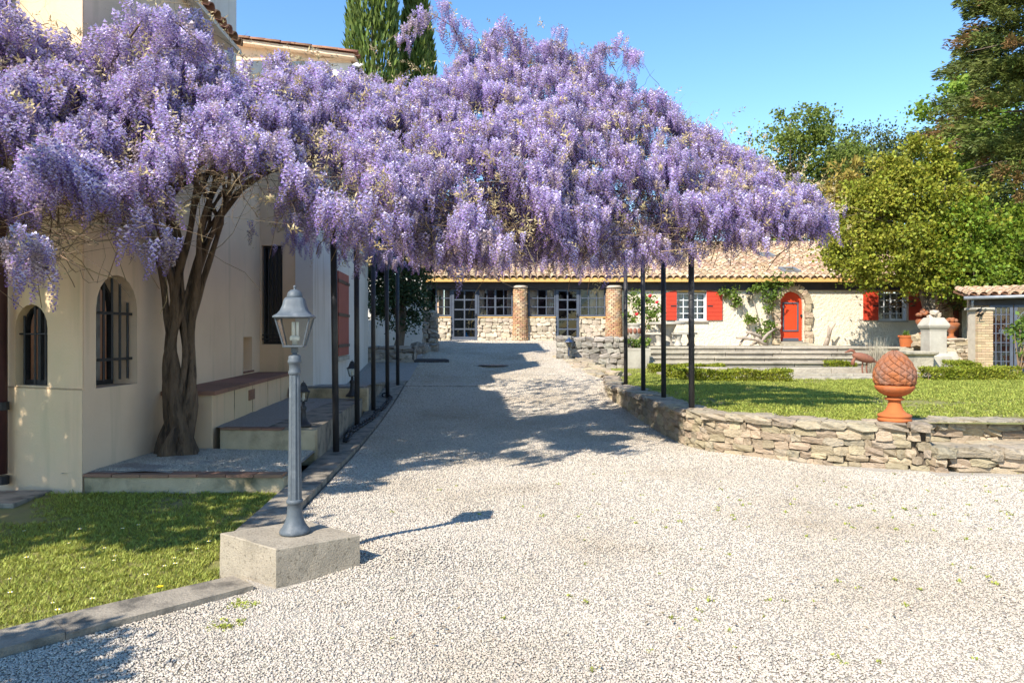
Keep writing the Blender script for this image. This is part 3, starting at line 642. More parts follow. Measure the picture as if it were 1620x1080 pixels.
def lantern(root, c, s, key, rz, glassk='lamp_glass', bulb=True):
    c = Vector(c); zr = Matrix.Rotation(rz, 3, 'Z')
    def sq(r, z): return [c+zr@Vector((math.cos(math.pi/4+k*math.pi/2)*r*s, math.sin(math.pi/4+k*math.pi/2)*r*s, z*s)) for k in range(4)]
    mb = MB(); lo, hi = sq(.1, .03), sq(.178, .25)
    for k in range(4):
        mb.tube([lo[k], hi[k]], .0075*s, 5); mb.tube([lo[k], lo[(k+1) % 4]], .009*s, 5); mb.tube([hi[k], hi[(k+1) % 4]], .008*s, 5)
    mb.add(sq(.105, .022)+sq(.105, .032), MB.BF); mb.tube([c+Vector((0, 0, -.02*s)), c+Vector((0, 0, .03*s))], .028*s, 8)
    fr = mb.build('lantern_frame', M[key], root)
    for k in range(4):
        mb = MB(); mb.add([lo[k], lo[(k+1) % 4], hi[(k+1) % 4], hi[k]], [(0, 1, 2, 3)]); mb.build('pane', M[glassk], fr)
    prof = [(.215, .245), (.218, .255), (.205, .262), (.175, .275), (.145, .3), (.122, .34), (.112, .375), (.098, .395), (.08, .402)]
    mb = MB(); rings = [sq(r, z) for r, z in prof]; vs = []
    N = 24
    for (r, z) in prof:
        for k in range(N):
            a = 2*math.pi*k/N; q = 1/max(abs(math.cos(a)), abs(math.sin(a))); rr = r*s*.707*(lerp(1, q, .72)); vs.append(c+zr@Vector((rr*math.cos(a), rr*math.sin(a), z*s)))
    m_ = len(prof); mb.add(vs, [(j*N+k, j*N+(k+1) % N, (j+1)*N+(k+1) % N, (j+1)*N+k) for j in range(m_-1) for k in range(N)]+[tuple(range(N))[::-1]])
    mb.lathe([(.058*s, .4*s), (.06*s, .41*s), (.05*s, .44*s), (.03*s, .458*s), (.008*s, .462*s), (.009*s, .475*s), (.013*s, .482*s), (.008*s, .492*s), (0.001, .495*s)], 14, c); mb.build('lantern_cap', M[key], root, True)
    if bulb:
        mb = MB(); mb.lathe([(.02*s, .03*s), (.02*s, .07*s), (.036*s, .075*s), (.038*s, .1*s), (.03*s, .11*s)], 12, c)
        for k in range(3):
            a = k*2.1+.4; mb.tube([c+Vector((math.cos(a)*.02*s, math.sin(a)*.02*s, z*s)) for z in (.105, .17, .215)], .011*s, 6)
        mb.build('bulb', M['bulb'], root, True)
lantern(lamp, (LX, LY, zb+1.155), .83, 'lamp_grey', R(8))
def small_lantern(px, py, D, s, label):
    c = P(px, py, D); t = thing('garden_lantern', c, label, 'lantern', 'small black lanterns on the beds')
    mb = MB(); mb.lathe([(0, 0), (.1*s, 0), (.102*s, .02*s), (.085*s, .035*s), (.06*s, .06*s), (.036*s, .11*s), (.028*s, .2*s), (.04*s, .22*s), (.034*s, .25*s), (.02*s, .262*s), (.02*s, .3*s)], 14, c); mb.build('foot', M['iron'], t, True)
    lantern(t, c+Vector((0, 0, .3*s)), s*.55, 'iron', R(20), 'lamp_glass', True)
small_lantern(480, 674, 8.43, .92, 'black pedestal lantern standing on the riser beside the grey lamp post shaft')
small_lantern(557, 627, 11.9, 1.05, 'black pedestal lantern standing beside the white wall corner, half behind a post')
# black chain lying on the slab
mb = MB(); cp = [P(548, 671, 9.6), P(551, 663, 10.2), P(560, 660, 10.6), P(575, 655, 11.2), P(592, 651, 11.9), P(598, 644, 12.6), P(604, 646, 12.7), P(611, 641, 13.3), P(618, 634, 14.0), P(613, 624, 14.4), P(603, 623, 14.4)]
cp = [Vector((p.x, p.y, (.425 if p.x < kerb_l(p.y)-.02 else kz(p.y))+.03)) for p in cp]; pth = Path([(p.x, p.y) for p in cp]); nl = 62
for k in range(nl):
    d = pth.L*k/nl; p, tg = pth.at(d); zz = (.43 if p.x < kerb_l(p.y) else kz(p.y))+.035
    a = math.atan2(tg.y, tg.x)+random.uniform(-.4, .4); rot = Matrix.Rotation(a, 3, 'Z')@Matrix.Rotation(R(90*(k % 2)+random.uniform(-20, 20)), 3, 'X')
    ring = [Vector((p.x, p.y, zz))+rot@Vector((.065*math.cos(t_), .04*math.sin(t_), 0)) for t_ in [i*2*math.pi/8 for i in range(9)]]
    mb.tube(ring, .014, 5, False)
tag(mb.build('chain', M['iron'], None, True), 'heavy black chain snaking over the kerb between the left pergola posts', 'chain')
# ================================================================ PERGOLA
pg = thing('pergola', (0, 11, 0), 'black tubular steel pergola under the wisteria with posts on kerb and wall', 'pergola')
PL = [(-2.17, 8.9), (X(566, 10.95), 10.95), (X(592, 12.8), 12.8), (X(613, 14.3), 14.3), (X(630, 16), 16)]
PR = [(2.41, 9.75), (2.40, 11.5), (2.33, 12.9), (2.27, 14.5)]
for p in PL:
    mb = MB(); mb.tube([(p[0]+random.uniform(-.02, .02), p[1], kz(p[1])-.02), (p[0]-.02, p[1], 2.95)], .04, 12); mb.build('post', M['post'], pg, True)
for p in PR:
    mb = MB(); mb.tube([(p[0], p[1], .45), (p[0]+random.uniform(-.01, .01), p[1], 2.95)], .04, 12); mb.build('post', M['post'], pg, True)
for a, b in (((-2.17, 8.4), (-2.72, 16.2)), ((2.43, 8.6), (2.27, 15))):
    mb = MB(); mb.tube([(*a, 2.97), (*b, 2.97)], .035, 8); mb.build('rail', M['post'], pg, True)
for k in range(5):
    mb = MB(); mb.tube([(*PL[k], 3.02), (lerp(2.43, 2.27, k/4), lerp(9.2, 14.8, k/4), 3.02)], .013, 8); mb.build('crossbar', M['post'], pg, True)
# ================================================================ RIGHT RETAINING WALL
def offset(pts, d):
    out = []
    for i, p in enumerate(pts):
        a = Vector(pts[max(i-1, 0)]); b = Vector(pts[min(i+1, len(pts)-1)]); t = (b-a).normalized(); out.append((p[0]+t.y*d, p[1]-t.x*d))
    return out
def ribbon(path, o0, o1, z0, z1):
    mb = MB(); a, b = offset(path, o0), offset(path, o1)
    for i in range(len(path)-1): mb.prism([a[i], a[i+1], b[i+1], b[i]], z0, z1)
    return mb
rw = thing('stone_wall', (2.3, 9.8, 0), 'curved dry stone retaining wall along the drive and lawn under the terracotta pine cone', 'stone wall')
near = WALLP[2:]
ribbon(near, -.42, -.09, -.2, .455).build('core', M['mortar_dark'], rw)
pn = Path(near); pnear = Path(near[3:]); pfar = Path(WALLP[:6])
courses(rw, 'stone_warm', pnear, -.03, .415, (.11, .27), (.07, .115), .2, keys=['stone_warm']*4+['stone_cap'])
courses(rw, 'stone_warm', pfar, .0, .41, (.2, .42), (.12, .17), .2, zmin=lambda p: dz(p.y), keys=['stone_warm']*3+['stone_cap'])
courses(rw, 'stone_cap', Path(WALLP), .412, .5, (.17, .36), (.088, .089), .34, out=.035, name='capstone', tilt=.03)
courses(rw, 'stone_cap', Path(offset(near, -.26)), .405, .49, (.2, .4), (.09, .091), .22, name='capstone', tilt=.03)
# ledge of flat rocks where the drive climbs level with the wall
lg = thing('rock_ledge', (1.9, 19.8, .5), 'ragged ledge of flat grey rocks at the right edge of the drive behind the posts', 'rock ledge')
lp = Path(LEDGE); s_ = 0
while s_ < lp.L:
    wd = random.uniform(.35, .7); p, tg = lp.at(s_+wd/2)
    for o_ in (0, .38):
        q = p+Vector((-tg.y, tg.x, 0))*(o_-.1+random.uniform(-.08, .08)); zt = max(dz(q.y)-.08*o_, .5)
        stone(lg, random.choice(['stone_cap', 'stone_warm']), (q.x, q.y, zt-.07), (wd*1.1, .42, .28 if o_ else .2), math.atan2(tg.y, tg.x)+random.uniform(-.3, .3), 'rock', .08)
    s_ += wd
mb = ribbon(LEDGE, -.55, -.1, .3, .52); mb.build('core', M['soil'], lg)
# steps up to the lawn at the right edge
st = thing('garden_steps', (5.6, 8.2, 0), 'low stone steps between drive and lawn to the right of the pine cone', 'steps')
courses(st, 'stone_warm', Path([(4.6, 7.86), (7.6, 7.7)]), -.03, .15, (.2, .42), (.09, .1), .3)
courses(st, 'stone_cap', Path([(4.6, 7.84), (7.6, 7.68)]), .15, .265, (.18, .4), (.11, .12), .36, out=.02, name='tread')
courses(st, 'stone_cap', Path([(4.6, 8.15), (7.6, 8.0)]), .15, .255, (.3, .6), (.1, .11), .4, out=.0, name='tread')
courses(st, 'stone_warm', Path([(4.5, 8.5), (7.6, 8.35)]), .2, .4, (.18, .36), (.1, .11), .3)
courses(st, 'stone_cap', Path([(4.5, 8.48), (7.6, 8.33)]), .39, .49, (.2, .42), (.1, .11), .42, out=.02, name='tread')
mb = MB(); mb.prism([(4.5, 8.0), (7.6, 7.85), (7.6, 8.4), (4.5, 8.55)], -.1, .2); mb.prism([(4.4, 8.62), (7.6, 8.47), (7.6, 8.7), (4.4, 8.8)], -.1, .44); mb.build('core', M['mortar_dark'], st)
mb = MB()
# ================================================================ PINE CONE FINIAL
CX, CY, CZ = 4.40, 8.36, .498
pc = thing('pine_cone_finial', (CX, CY, CZ), 'terracotta pine cone on a fluted bowl and round foot standing on the stone wall', 'garden ornament')
c = (CX, CY, CZ)
mb = MB(); mb.lathe([(0, 0), (.178, 0), (.18, .03), (.17, .036), (.17, .05), (.18, .056), (.178, .075), (.16, .085), (.125, .1), (.092, .135), (.074, .18), (.066, .225), (.068, .24), (.1, .247), (.108, .256), (.1, .265), (.08, .27), (.078, .29)], 40, c); mb.build('foot', M['terracotta'], pc, True)
mb = MB(); mb.lathe([(.075, .285), (.11, .3), (.155, .325), (.19, .362), (.207, .4), (.203, .412), (.17, .415)], 72, c, lambda r, z, a, j: r*(1+(.035 if 0 < j < 5 else .01)*abs(math.cos(a*12)))); mb.build('bowl', M['terracotta'], pc, True)
def cone_r(t): return .213*math.sin(math.pi*min(1, .30+.70*t)*1.0)**.82 if t < 1 else 0
def cone_rz(t):
    r = .186+.02*math.sin(t/.3*math.pi/2) if t < .3 else .206*max(0, 1-((t-.3)/.7)**1.65)**.68
    return r
mb = MB(); mb.lathe([(max(.002, cone_rz(k/14)-.012), .405+.405*k/14) for k in range(15)], 32, c); core = mb.build('core', M['cone'], pc, True)
rows, per = 10, 10
for i in range(rows):
    t = (i+.35)/rows; t2 = (i+1.6)/rows; t0 = max(0, (i-.7)/rows)
    for k in range(per):
        a = 2*math.pi*(k+.5*(i % 2))/per+i*.02; da = math.pi/per*1.02
        def pt(tt, aa, off): r = max(.002, cone_rz(min(tt, .995))+off); return (CX+r*math.cos(aa), CY+r*math.sin(aa), CZ+.405+.405*min(tt, 1)+off*.3)
        tm = (t0+t2)/2
        o = .027*(1-.4*t)
        vs = [pt(t0, a, -.002), pt(tm, a-da, -.004), pt(t2, a, -.006), pt(tm, a+da, -.004), pt(t0+.012, a, o*.9), pt(tm, a-da*.82, o*.7), pt(t2-.02, a, o*.9), pt(tm, a+da*.82, o*.7), pt(tm-.012, a, o*1.25)]
        mb = MB(); mb.add(vs, [(0, 3, 7, 4), (3, 2, 6, 7), (2, 1, 5, 6), (1, 0, 4, 5), (4, 7, 8), (7, 6, 8), (6, 5, 8), (5, 4, 8)])
        mb.build('scale', M['cone'], pc)
# ================================================================ FARMHOUSE
FY = 27.0; K = FPX/FY
def fx(px): return (px-810)/K
def fz(py): return EYE-(py-HOR)/K
FH = thing('farmhouse', (6, FY, 1.1), 'long low farmhouse with cream walls, red shutters and a clay tile roof across the garden', 'house')
XL, XR = fx(676), 17.6
F = frame((XL, FY), (XR, FY))
def U(px): return fx(px)-XL
xm = fx(984); 
# cream wall with openings
w1 = [(U(1069), fz(508)), (U(1118), fz(508)), (U(1118), fz(462)), (U(1069), fz(462))]
w2 = [(U(1389), fz(508)), (U(1434), fz(508)), (U(1434), fz(462)), (U(1389), fz(462))]
dr_ = arch(U(1234), U(1271), fz(541), fz(461))
d3 = [(U(1505), fz(545)), (U(1522), fz(545)), (U(1522), fz(474)), (U(1505), fz(474))]
mb = MB(); wall(mb, F, [(U(984), .8), (F.L, .8), (F.L, 3.5), (U(984), 3.5)], [w1, w2, dr_, d3], depth=.22)
mb.build('cream_wall', M['cream'], FH)
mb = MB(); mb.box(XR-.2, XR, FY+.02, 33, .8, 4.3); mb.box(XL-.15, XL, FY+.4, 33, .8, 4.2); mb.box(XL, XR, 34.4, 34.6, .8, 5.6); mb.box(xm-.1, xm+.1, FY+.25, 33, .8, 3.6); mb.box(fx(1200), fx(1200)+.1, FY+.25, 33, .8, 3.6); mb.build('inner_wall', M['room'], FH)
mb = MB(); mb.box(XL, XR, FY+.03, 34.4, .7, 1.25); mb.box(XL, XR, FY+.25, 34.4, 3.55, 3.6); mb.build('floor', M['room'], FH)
mb = MB(); mb.box(XL-.1, xm, FY-.12, FY+.12, fz(456.5), fz(445)); mb.box(xm+.004, XR, FY-.1, FY-.004, fz(459), fz(445.5)); mb.build('eaves_beam', M['beam'], FH, bevel=.01)
# glazed front
def grid_window(name, px0, px1, py0, py1, cols, rows, mt, parent=FH, d=.04, fr=.05, mun=.032, cas=None, hand=False):
    u0, u1, z0, z1 = U(px0), U(px1), fz(py1), fz(py0); mb = MB()
    mb.fbox(F, u0, u0+fr, z0, z1, d, d+.07); mb.fbox(F, u1-fr, u1, z0, z1, d, d+.07); mb.fbox(F, u0+fr, u1-fr, z1-fr, z1, d, d+.07); mb.fbox(F, u0+fr, u1-fr, z0, z0+fr*1.3, d, d+.07)
    for c in range(1, cols):
        u = lerp(u0+fr/2, u1-fr/2, c/cols); m_ = mun*(2.2 if cas and c % cas == 0 else 1); mb.fbox(F, u-m_/2, u+m_/2, z0+fr*1.3, z1-fr, d+.012, d+.055)
    for r in range(1, rows):
        z = lerp(z0+fr/2, z1-fr/2, r/rows); mb.fbox(F, u0+fr, u1-fr, z-mun/2, z+mun/2, d+.018, d+.05)
    o = mb.build(name, mt, parent)
    for c in range(cols):
        for r in range(rows):
            a, b = lerp(u0+fr/2, u1-fr/2, c/cols), lerp(u0+fr/2, u1-fr/2, (c+1)/cols); e, g = lerp(z0+fr/2, z1-fr/2, r/rows), lerp(z0+fr/2, z1-fr/2, (r+1)/rows)
            j = [random.uniform(-.004, .004) for _ in range(4)]; q = MB(); q.add([F(a, e, d+.035+j[0]), F(b, e, d+.035+j[1]), F(b, g, d+.035+j[2]), F(a, g, d+.035+j[3])], [(0, 1, 2, 3)]); q.build('pane', M['glass'], o)
    return o
def curtain(px0, px1, py0, py1, d=.25, key='curtain', parent=FH):
    u0, u1, z0, z1 = U(px0), U(px1), fz(py1), fz(py0); n = max(6, int((u1-u0)/.05)); mb = MB()
    mb.add([F(lerp(u0, u1, i/n), z, d+.03*math.sin(i*1.9)+.01*math.sin(i*5)) for z in (z0, z1) for i in range(n+1)], [(i, i+1, i+n+2, i+n+1) for i in range(n)]); mb.build('curtain', M[key], parent, True)
for (a, b, cols, cas) in ((689, 713.5, 2, None), (756, 811, 4, 2), (836, 879, 3, None), (917, 958, 3, None)):
    grid_window('window', a, b, 456.5, 500.5, cols, 3, M['slate'], cas=cas)
    mb = MB(); mb.fbox(F, U(a), U(b), fz(502.5), fz(500.7), -.04, .14); mb.build('sill', M['ochre'], FH)
for (a, b) in ((714, 755.5), (879.5, 916.5)):
    o = grid_window('glass_door', a, b, 456.5, 538, 2, 5, M['slate'], fr=.1, mun=.05, d=.02)
    mb = MB(); u = U(b)-.06; mb.fbox(F, u-.015, u+.015, 2.1, 2.25, 0, .02); mb.fbox(F, u-.1, u+.015, 2.17, 2.19, -.03, -.01); mb.build('handle', M['iron'], o)
for a, b in ((690, 700), (702, 712), (756, 766), (802, 811), (836, 852), (866, 878), (934, 945), (948, 957)): curtain(a, b, 458, 500)
# stone dado panels
for a, b in ((687, 713.5), (756, 814), (832, 879), (917, 960)):
    mb = MB(); mb.fbox(F, U(a), U(b), .9, fz(502.7), .03, .25); dd = mb.build('dado', M['mortar'], FH)
    courses(dd, 'stone_pale', Path([(fx(a)+.02, FY), (fx(b)-.02, FY)]), 1.22, fz(503), (.15, .34), (.1, .21), .14, out=.045, tilt=.25)
def brick_column(px0, px1, pt, pb, y=FY-.05, name='brick_column', flare=.04):
    cx = fx((px0+px1)/2); r = (px1-px0)/K/2; z0, z1 = fz(pb)-.2, fz(pt); mb = MB(); mb.lathe([(r*1.1-.02, 0), (r-.025, (z1-z0)*.5), (r*.97-.02, z1-z0)], 20, (cx, y, z0)); col = mb.build('brick_column', M['mortar'], FH, True)
    bk = MB(); h = .072; n = int((z1-z0-.08)/h); nb = max(9, int(2*math.pi*r/.15))
    for i in range(n):
        for k in range(nb):
            a = 2*math.pi*(k+.5*(i % 2)+random.uniform(-.06, .06))/nb; rr = r*(1.1-.13*min(1, i/n*1.5)); 
            if math.sin(a) > .5: continue
            bk.obox((cx+math.cos(a)*(rr-.035), y+math.sin(a)*(rr-.035), z0+(i+.5)*h), (.09+random.uniform(-.01, .02), 2*math.pi*r/nb*.86, h*.78), (0, random.uniform(-.04, .04), a))
    o = bk.build('brick', M['brick'], col); o['kind'] = 'stuff'
    mb = MB(); mb.lathe([(r*.9, -.02), (r*1.12, .0), (r*1.14, .05), (r*1.05, .085), (0, .085)], 20, (cx, y, z1-.08)); mb.build('capital', M['stone_pale'] if 'stone_pale' in M else M['brick'], col, True)
brick_column(812, 834, 452.5, 538); brick_column(958.5, 982.5, 452.5, 538)
bc = brick_column(1480, 1504, 458, 545)
# windows, shutters and the red door of the cream wall
for (a, b, frk, lac) in ((1070, 1117, 'white_paint', .2), (1390, 1433, 'white_paint', .2)):
    o = grid_window('window', a, b, 463, 507, 4, 4, M['white_paint'], d=.12, fr=.055, mun=.03, cas=2)
    curtain(a+2, b-2, 465, 506, .3, 'lace')
    mb = MB(); mb.fbox(F, U(a)-.06, U(b)+.06, fz(509.5), fz(507.2), -.08, .12); mb.build('sill', M['stone_white'], FH, bevel=.008)
    mb = MB(); ar = [(lerp(U(a)-.02, U(b)+.02, k/10), fz(462)+.09*math.sin(math.pi*k/10)) for k in range(11)]; mb.fprism(F, [(U(b)+.02, fz(462)), (U(a)-.02, fz(462))][::-1]+ar[::-1], -.02, .1); mb.build('lintel', M['ochre'], FH)
    mb = MB(); mb.fbox(F, U(a)-.02, U(a), fz(507), fz(462), -.01, .2); mb.fbox(F, U(b), U(b)+.02, fz(507), fz(462), -.01, .2); mb.build('jamb', M['white_paint'], FH)
def shutter(a, b, flip):
    u0, u1 = U(a), U(b); n = 7; z0, z1 = fz(506.5), fz(459.5)
    mb = MB(); mb.fbox(F, u0, u1, z0, z1-.09, -.045, -.02); s = mb.build('shutter', M['shutter_red'], FH)
    for k in range(n):
        e0, e1 = lerp(z0, z1-.08, k/n)+.005, lerp(z0, z1-.08, (k+1)/n)-.005; q = MB()
        if k < n-1: q.fbox(F, u0-.003, u1+.003, e0, e1, -.06, -.046)
        else:
            up = .08; q.fprism(F, [(u0-.003, e0), (u1+.003, e0), (u1+.003, e1+(0 if flip else up)), ((u0+u1)/2, e1+up*.75), (u0-.003, e1+(up if flip else 0))], -.06, -.02)
        q.build('board', M['shutter_red'], s)
    q = MB(); um = u0+.12 if flip else u1-.12; q.fbox(F, um-.1, um+.1, lerp(z0, z1, .46), lerp(z0, z1, .46)+.04, -.075, -.061); q.build('latch', M['iron'], s)
shutter(1053.5, 1070, False); shutter(1117.5, 1142, True); shutter(1365, 1388.5, False); shutter(1437, 1460, True)
a, b = U(1234), U(1271); c_ = (a+b)/2
mb = MB(); mb.fprism(F, arch(a+.01, b-.01, fz(540), fz(461.5)), .13, .2); door = mb.build('door', M['red'], FH)
mb = MB(); p0, p1, q0, q1 = U(1240), U(1265), fz(524), fz(478)
for e in ((p0, p1, q1-.05, q1), (p0, p1, q0, q0+.05)): mb.fbox(F, *e, .1, .13)
for e in ((p0, p0+.05), (p1-.05, p1)): mb.fbox(F, *e, q0+.05, q1-.05, .1, .13)
mb.build('panel_moulding', M['slate'], door)
mb = MB(); mb.fbox(F, U(1240), U(1265), fz(539.5), fz(534.5), .1, .13); mb.build('kick_plate', M['slate'], door)
mb = MB(); mb.fbox(F, U(1268.2), U(1270), fz(501), fz(497), .06, .13); mb.fbox(F, U(1266.5), U(1270), fz(499.6), fz(498.8), .05, .07); mb.build('handle', M['iron'], door)
mb = MB(); mb.fprism(F, [(a-.02, fz(543)), (b+.1, fz(543)), (b+.1, fz(540.6)), (a-.02, fz(540.6))], -.3, .13); mb.build('doorstep', M['stone_step'], FH, bevel=.01)
mb = MB(); mb.fprism(F, [(U(1232), fz(548)), (U(1286), fz(548)), (U(1284), fz(543.2)), (U(1232), fz(543.2))], -.55, .0); mb.build('doorstep', M['stone_step'], FH, bevel=.02)
rad = (b-a)/2; zs = fz(461)-rad
for k in range(11):
    an = math.pi*(k+.5)/11; rr = rad+.15; stone(FH, 'stone_warm', F(c_+rr*math.cos(an), zs+rr*math.sin(an), .02), (.27, .28, .18), 0, 'arch_stone').rotation_euler = (0, math.pi/2-an+math.pi/2, 0)
for sx in (-1, 1):
    z = fz(541)-.1
    while z < zs:
        h = random.uniform(.17, .3); wd = random.uniform(.19, .32); stone(FH, 'stone_warm', F(c_+sx*(rad+.02+wd/2), z+h/2, .0), (wd, .3, h*1.03), 0, 'jamb_stone', .05); z += h
stone(FH, 'stone_warm', F(c_+.02, fz(456.5), -.01), (.4, .28, .17), 0, 'keystone')
mb = MB(); mb.fbox(F, U(1505), U(1522), fz(545), fz(474), .2, .25); d_ = mb.build('door', M['old_shutter'], FH); d_['label'] = 'dark red plank door in the shade behind the bush'
for k in range(1, 4):
    q = MB(); u = lerp(U(1505), U(1522), k/4); q.fbox(F, u-.006, u+.006, fz(545), fz(474), .19, .2); q.build('joint', M['beam'], d_)
# roof: deck, ochre scalloped eave, clay tiles
PY0, PZ0, SL = FY-.38, fz(443), .287
mb = MB(); RD = 7.7
mb.add([(XL-.3, PY0+.06, PZ0-.02), (XR+.3, PY0+.06, PZ0-.02), (XR+.3, PY0+RD, PZ0-.02+SL*RD), (XL-.3, PY0+RD, PZ0-.02+SL*RD), (XL-.3, PY0+.06, PZ0+.02), (XR+.3, PY0+.06, PZ0+.02), (XR+.3, PY0+RD, PZ0+.02+SL*RD), (XL-.3, PY0+RD, PZ0+.02+SL*RD)], MB.BF)
mb.add([(XL-.3, PY0+RD, PZ0+SL*RD), (XR+.3, PY0+RD, PZ0+SL*RD), (XR+.3, PY0+2*RD, PZ0), (XL-.3, PY0+2*RD, PZ0)], [(0, 1, 2, 3)])
roof = mb.build('roof', M['roof_stuff'], FH)
SPX, EXP = .25, .36; ncol = int((XR-XL+.4)/SPX); nrow = int(RD/EXP)
mb = MB()
for i in range(ncol):
    x = XL-.2+i*SPX
    n = 8
    mb.add([(x+SPX*.5*math.cos(math.pi-math.pi*k/n)+SPX/2, y, PZ0-.015-(0.0)+.085*math.sin(math.pi*k/n)) for y in (PY0-.0, PY0+.2) for k in range(n+1)], [(k, k+1, k+n+2, k+n+1) for k in range(n)])
    mb.add([(x+SPX*.5*math.cos(math.pi-math.pi*k/n)+SPX/2, PY0, PZ0-.015+.085*math.sin(math.pi*k/n)) for k in range(n+1)]+[(x, PY0, PZ0-.075), (x+SPX, PY0, PZ0-.075)], [tuple(range(n, -1, -1))+(n+1, n+2)])
mb.box(XL-.3, XR+.3, PY0+.003, FY-.12, PZ0-.09, PZ0-.03)
mb.build('eave_moulding', M['ochre'], roof)
tm = [tile_mesh('roof_tile', .5, .118, 6)]
for m_ in tm: pass
cell = []
for r in range(nrow):
    for i in range(ncol):
        px_ = 810+(XL-.2+i*SPX)*K
        cell.append((r*(1 if 690 < px_ < 1345 else 3)+(0 if 1130 < px_ < 1345 else 2 if r > 3 else 0), r, i))
cell.sort(); tv = np.array([v.co[:] for v in tm[0].vertices]); tf = np.array([p.vertices[:] for p in tm[0].polygons]); VV = []; FF = []; pitch = math.atan(SL); o0 = np.array(wpos(roof))
for q, (_, r, i) in enumerate(cell):
    loc = (XL-.2+i*SPX+SPX/2+random.uniform(-.012, .012), PY0-.05+r*EXP+random.uniform(-.02, .02), PZ0+.05+SL*r*EXP+random.uniform(-.006, .006))
    if q < 300: put_tile(roof, tm[0], loc, (0, 1, SL*.93), .03)
    else:
        ca, sa = math.cos(pitch*.94), math.sin(pitch*.94); g = random.uniform(-.04, .04); t_ = tv.copy(); t_[:, 0] += g*t_[:, 1]
        VV.append(np.stack([t_[:, 0], t_[:, 1]*ca-t_[:, 2]*sa, t_[:, 1]*sa+t_[:, 2]*ca], 1)+np.array(loc)-o0); FF.append(tf+len(tv)*(len(VV)-1))
o = link('roof_tiles', npmesh('roof_tiles', np.concatenate(VV), np.concatenate(FF), M['roof_stuff'], True), roof); o['kind'] = 'stuff'
mb = MB()
for i in range(60):
    x = XL-.2+i*.37; mb.tube([(x, PY0+RD, PZ0+SL*RD+.05), (x+.42, PY0+RD, PZ0+SL*RD+.06)], [.13, .11], 8)
q = mb.build('ridge_tile', M['roof_stuff'], roof); q['kind'] = 'stuff'
for px, py, w_, h_ in ((1249, 427, .62, .75), (1212, 403, .55, .75)):
    # skylights lie in the roof plane
    D_ = None
    for k in range(400):
        r = k*.02; y = PY0+r; z = PZ0+SL*r+.16
        if 528-(z-EYE)/y*FPX <= py: break
    x = X(px, y); dirv = Vector((0, 1, SL)).normalized(); nrm = Vector((0, -SL, 1)).normalized(); b_ = Vector((x, y, z))
    def Fs(u, v, d): return b_+Vector((1, 0, 0))*u+dirv*v+nrm*d
    mb = MB()
    for e in ((-w_/2, w_/2, -h_/2, -h_/2+.09), (-w_/2, w_/2, h_/2-.09, h_/2), (-w_/2, -w_/2+.09, -h_/2+.09, h_/2-.09), (w_/2-.09, w_/2, -h_/2+.09, h_/2-.09)): mb.fbox(Fs, e[0], e[1], e[2], e[3], -.1, .05)
    s = mb.build('skylight', M['zinc'], roof); mb = MB(); mb.fbox(Fs, -w_/2+.09, w_/2-.09, -h_/2+.09, h_/2-.09, -.1, -.08); mb.build('blind', M['room'], s)
    mb = MB(); mb.add([Fs(-w_/2+.09, -h_/2+.09, .02), Fs(w_/2-.09, -h_/2+.09, .02), Fs(w_/2-.09, h_/2-.09, .02), Fs(-w_/2+.09, h_/2-.09, .02)], [(0, 1, 2, 3)]); mb.build('pane', M['glass'], s)
# things by the glazed front
bx = fx(746); t = thing('broom', (bx, FY+.45, 1.26), 'wooden broom leaning inside the left glass door', 'broom')
mb = MB(); mb.tube([(bx-.05, FY+.5, 1.5), (bx+.06, FY+.3, 2.9)], .018, 6); mb.build('handle', M['ochre'], t); mb = MB(); mb.add([(bx-.12, FY+.5, 1.26), (bx+.1, FY+.5, 1.26), (bx+.1, FY+.56, 1.26), (bx-.12, FY+.56, 1.26), (bx-.08, FY+.5, 1.52), (bx, FY+.5, 1.52), (bx, FY+.55, 1.52), (bx-.08, FY+.55, 1.52)], MB.BF); mb.build('brush', M['ochre'], t)
mb = MB(); bb = Vector((bx-.22, FY+.4, 1.26)); mb.lathe([(0, 0), (.07, 0), (.085, .16), (.03, .24), (.03, .3), (0, .3)], 10, bb); tag(mb.build('blue_bottle', M['blue'], None, True), 'bright blue plastic bottle on the floor inside the left glass door', 'bottle')
# wall lamp beside the climbing rose
c = Vector((fx(1183), FY-.18, fz(470))); t = thing('wall_lantern', c, 'dark wall lantern on the cream wall between the climbing roses', 'lantern')
mb = MB(); mb.tube([c+Vector((0, .18, -.15)), c+Vector((0, .05, -.22)), c+Vector((0, 0, -.14))], .018, 5); mb.build('bracket', M['iron'], t); lantern(t, c+Vector((0, 0, -.1)), .75, 'iron', R(10), 'lamp_glass', False)
# ================================================================ TERRACE AND STEPS
mb = MB(); mb.box(3.45, 17.6, 23.55, 27.02, .2, 1.075); mb.box(3.45, 4.18, 21.9, 23.55, .2, 1.02)
tag(mb.build('terrace', M['stone_step'], None), kind='structure')
ts = thing('terrace_steps', (8, 22.6, .48), 'wide flight of worn stone steps between lawn and terrace in front of the farmhouse', 'steps')
for k in range(4):
    y0 = 22.0+.4*k; z1 = .5+.145*(k+1); x = 4.2+.05*k
    while x < 12.3:
        wd = min(random.uniform(1.1, 2.2), 12.4-x); mb = MB()
        mb.box(x+.004, x+wd-.004, y0+.05, y0+.8, z1-.15, z1-.062); mb.box(x+.002, x+wd-.002, y0+random.uniform(-.012, .012), y0+.8, z1-.06, z1+random.uniform(-.006, .006))
        mb.build('step', M['stone_step'], ts, bevel=.018); x += wd
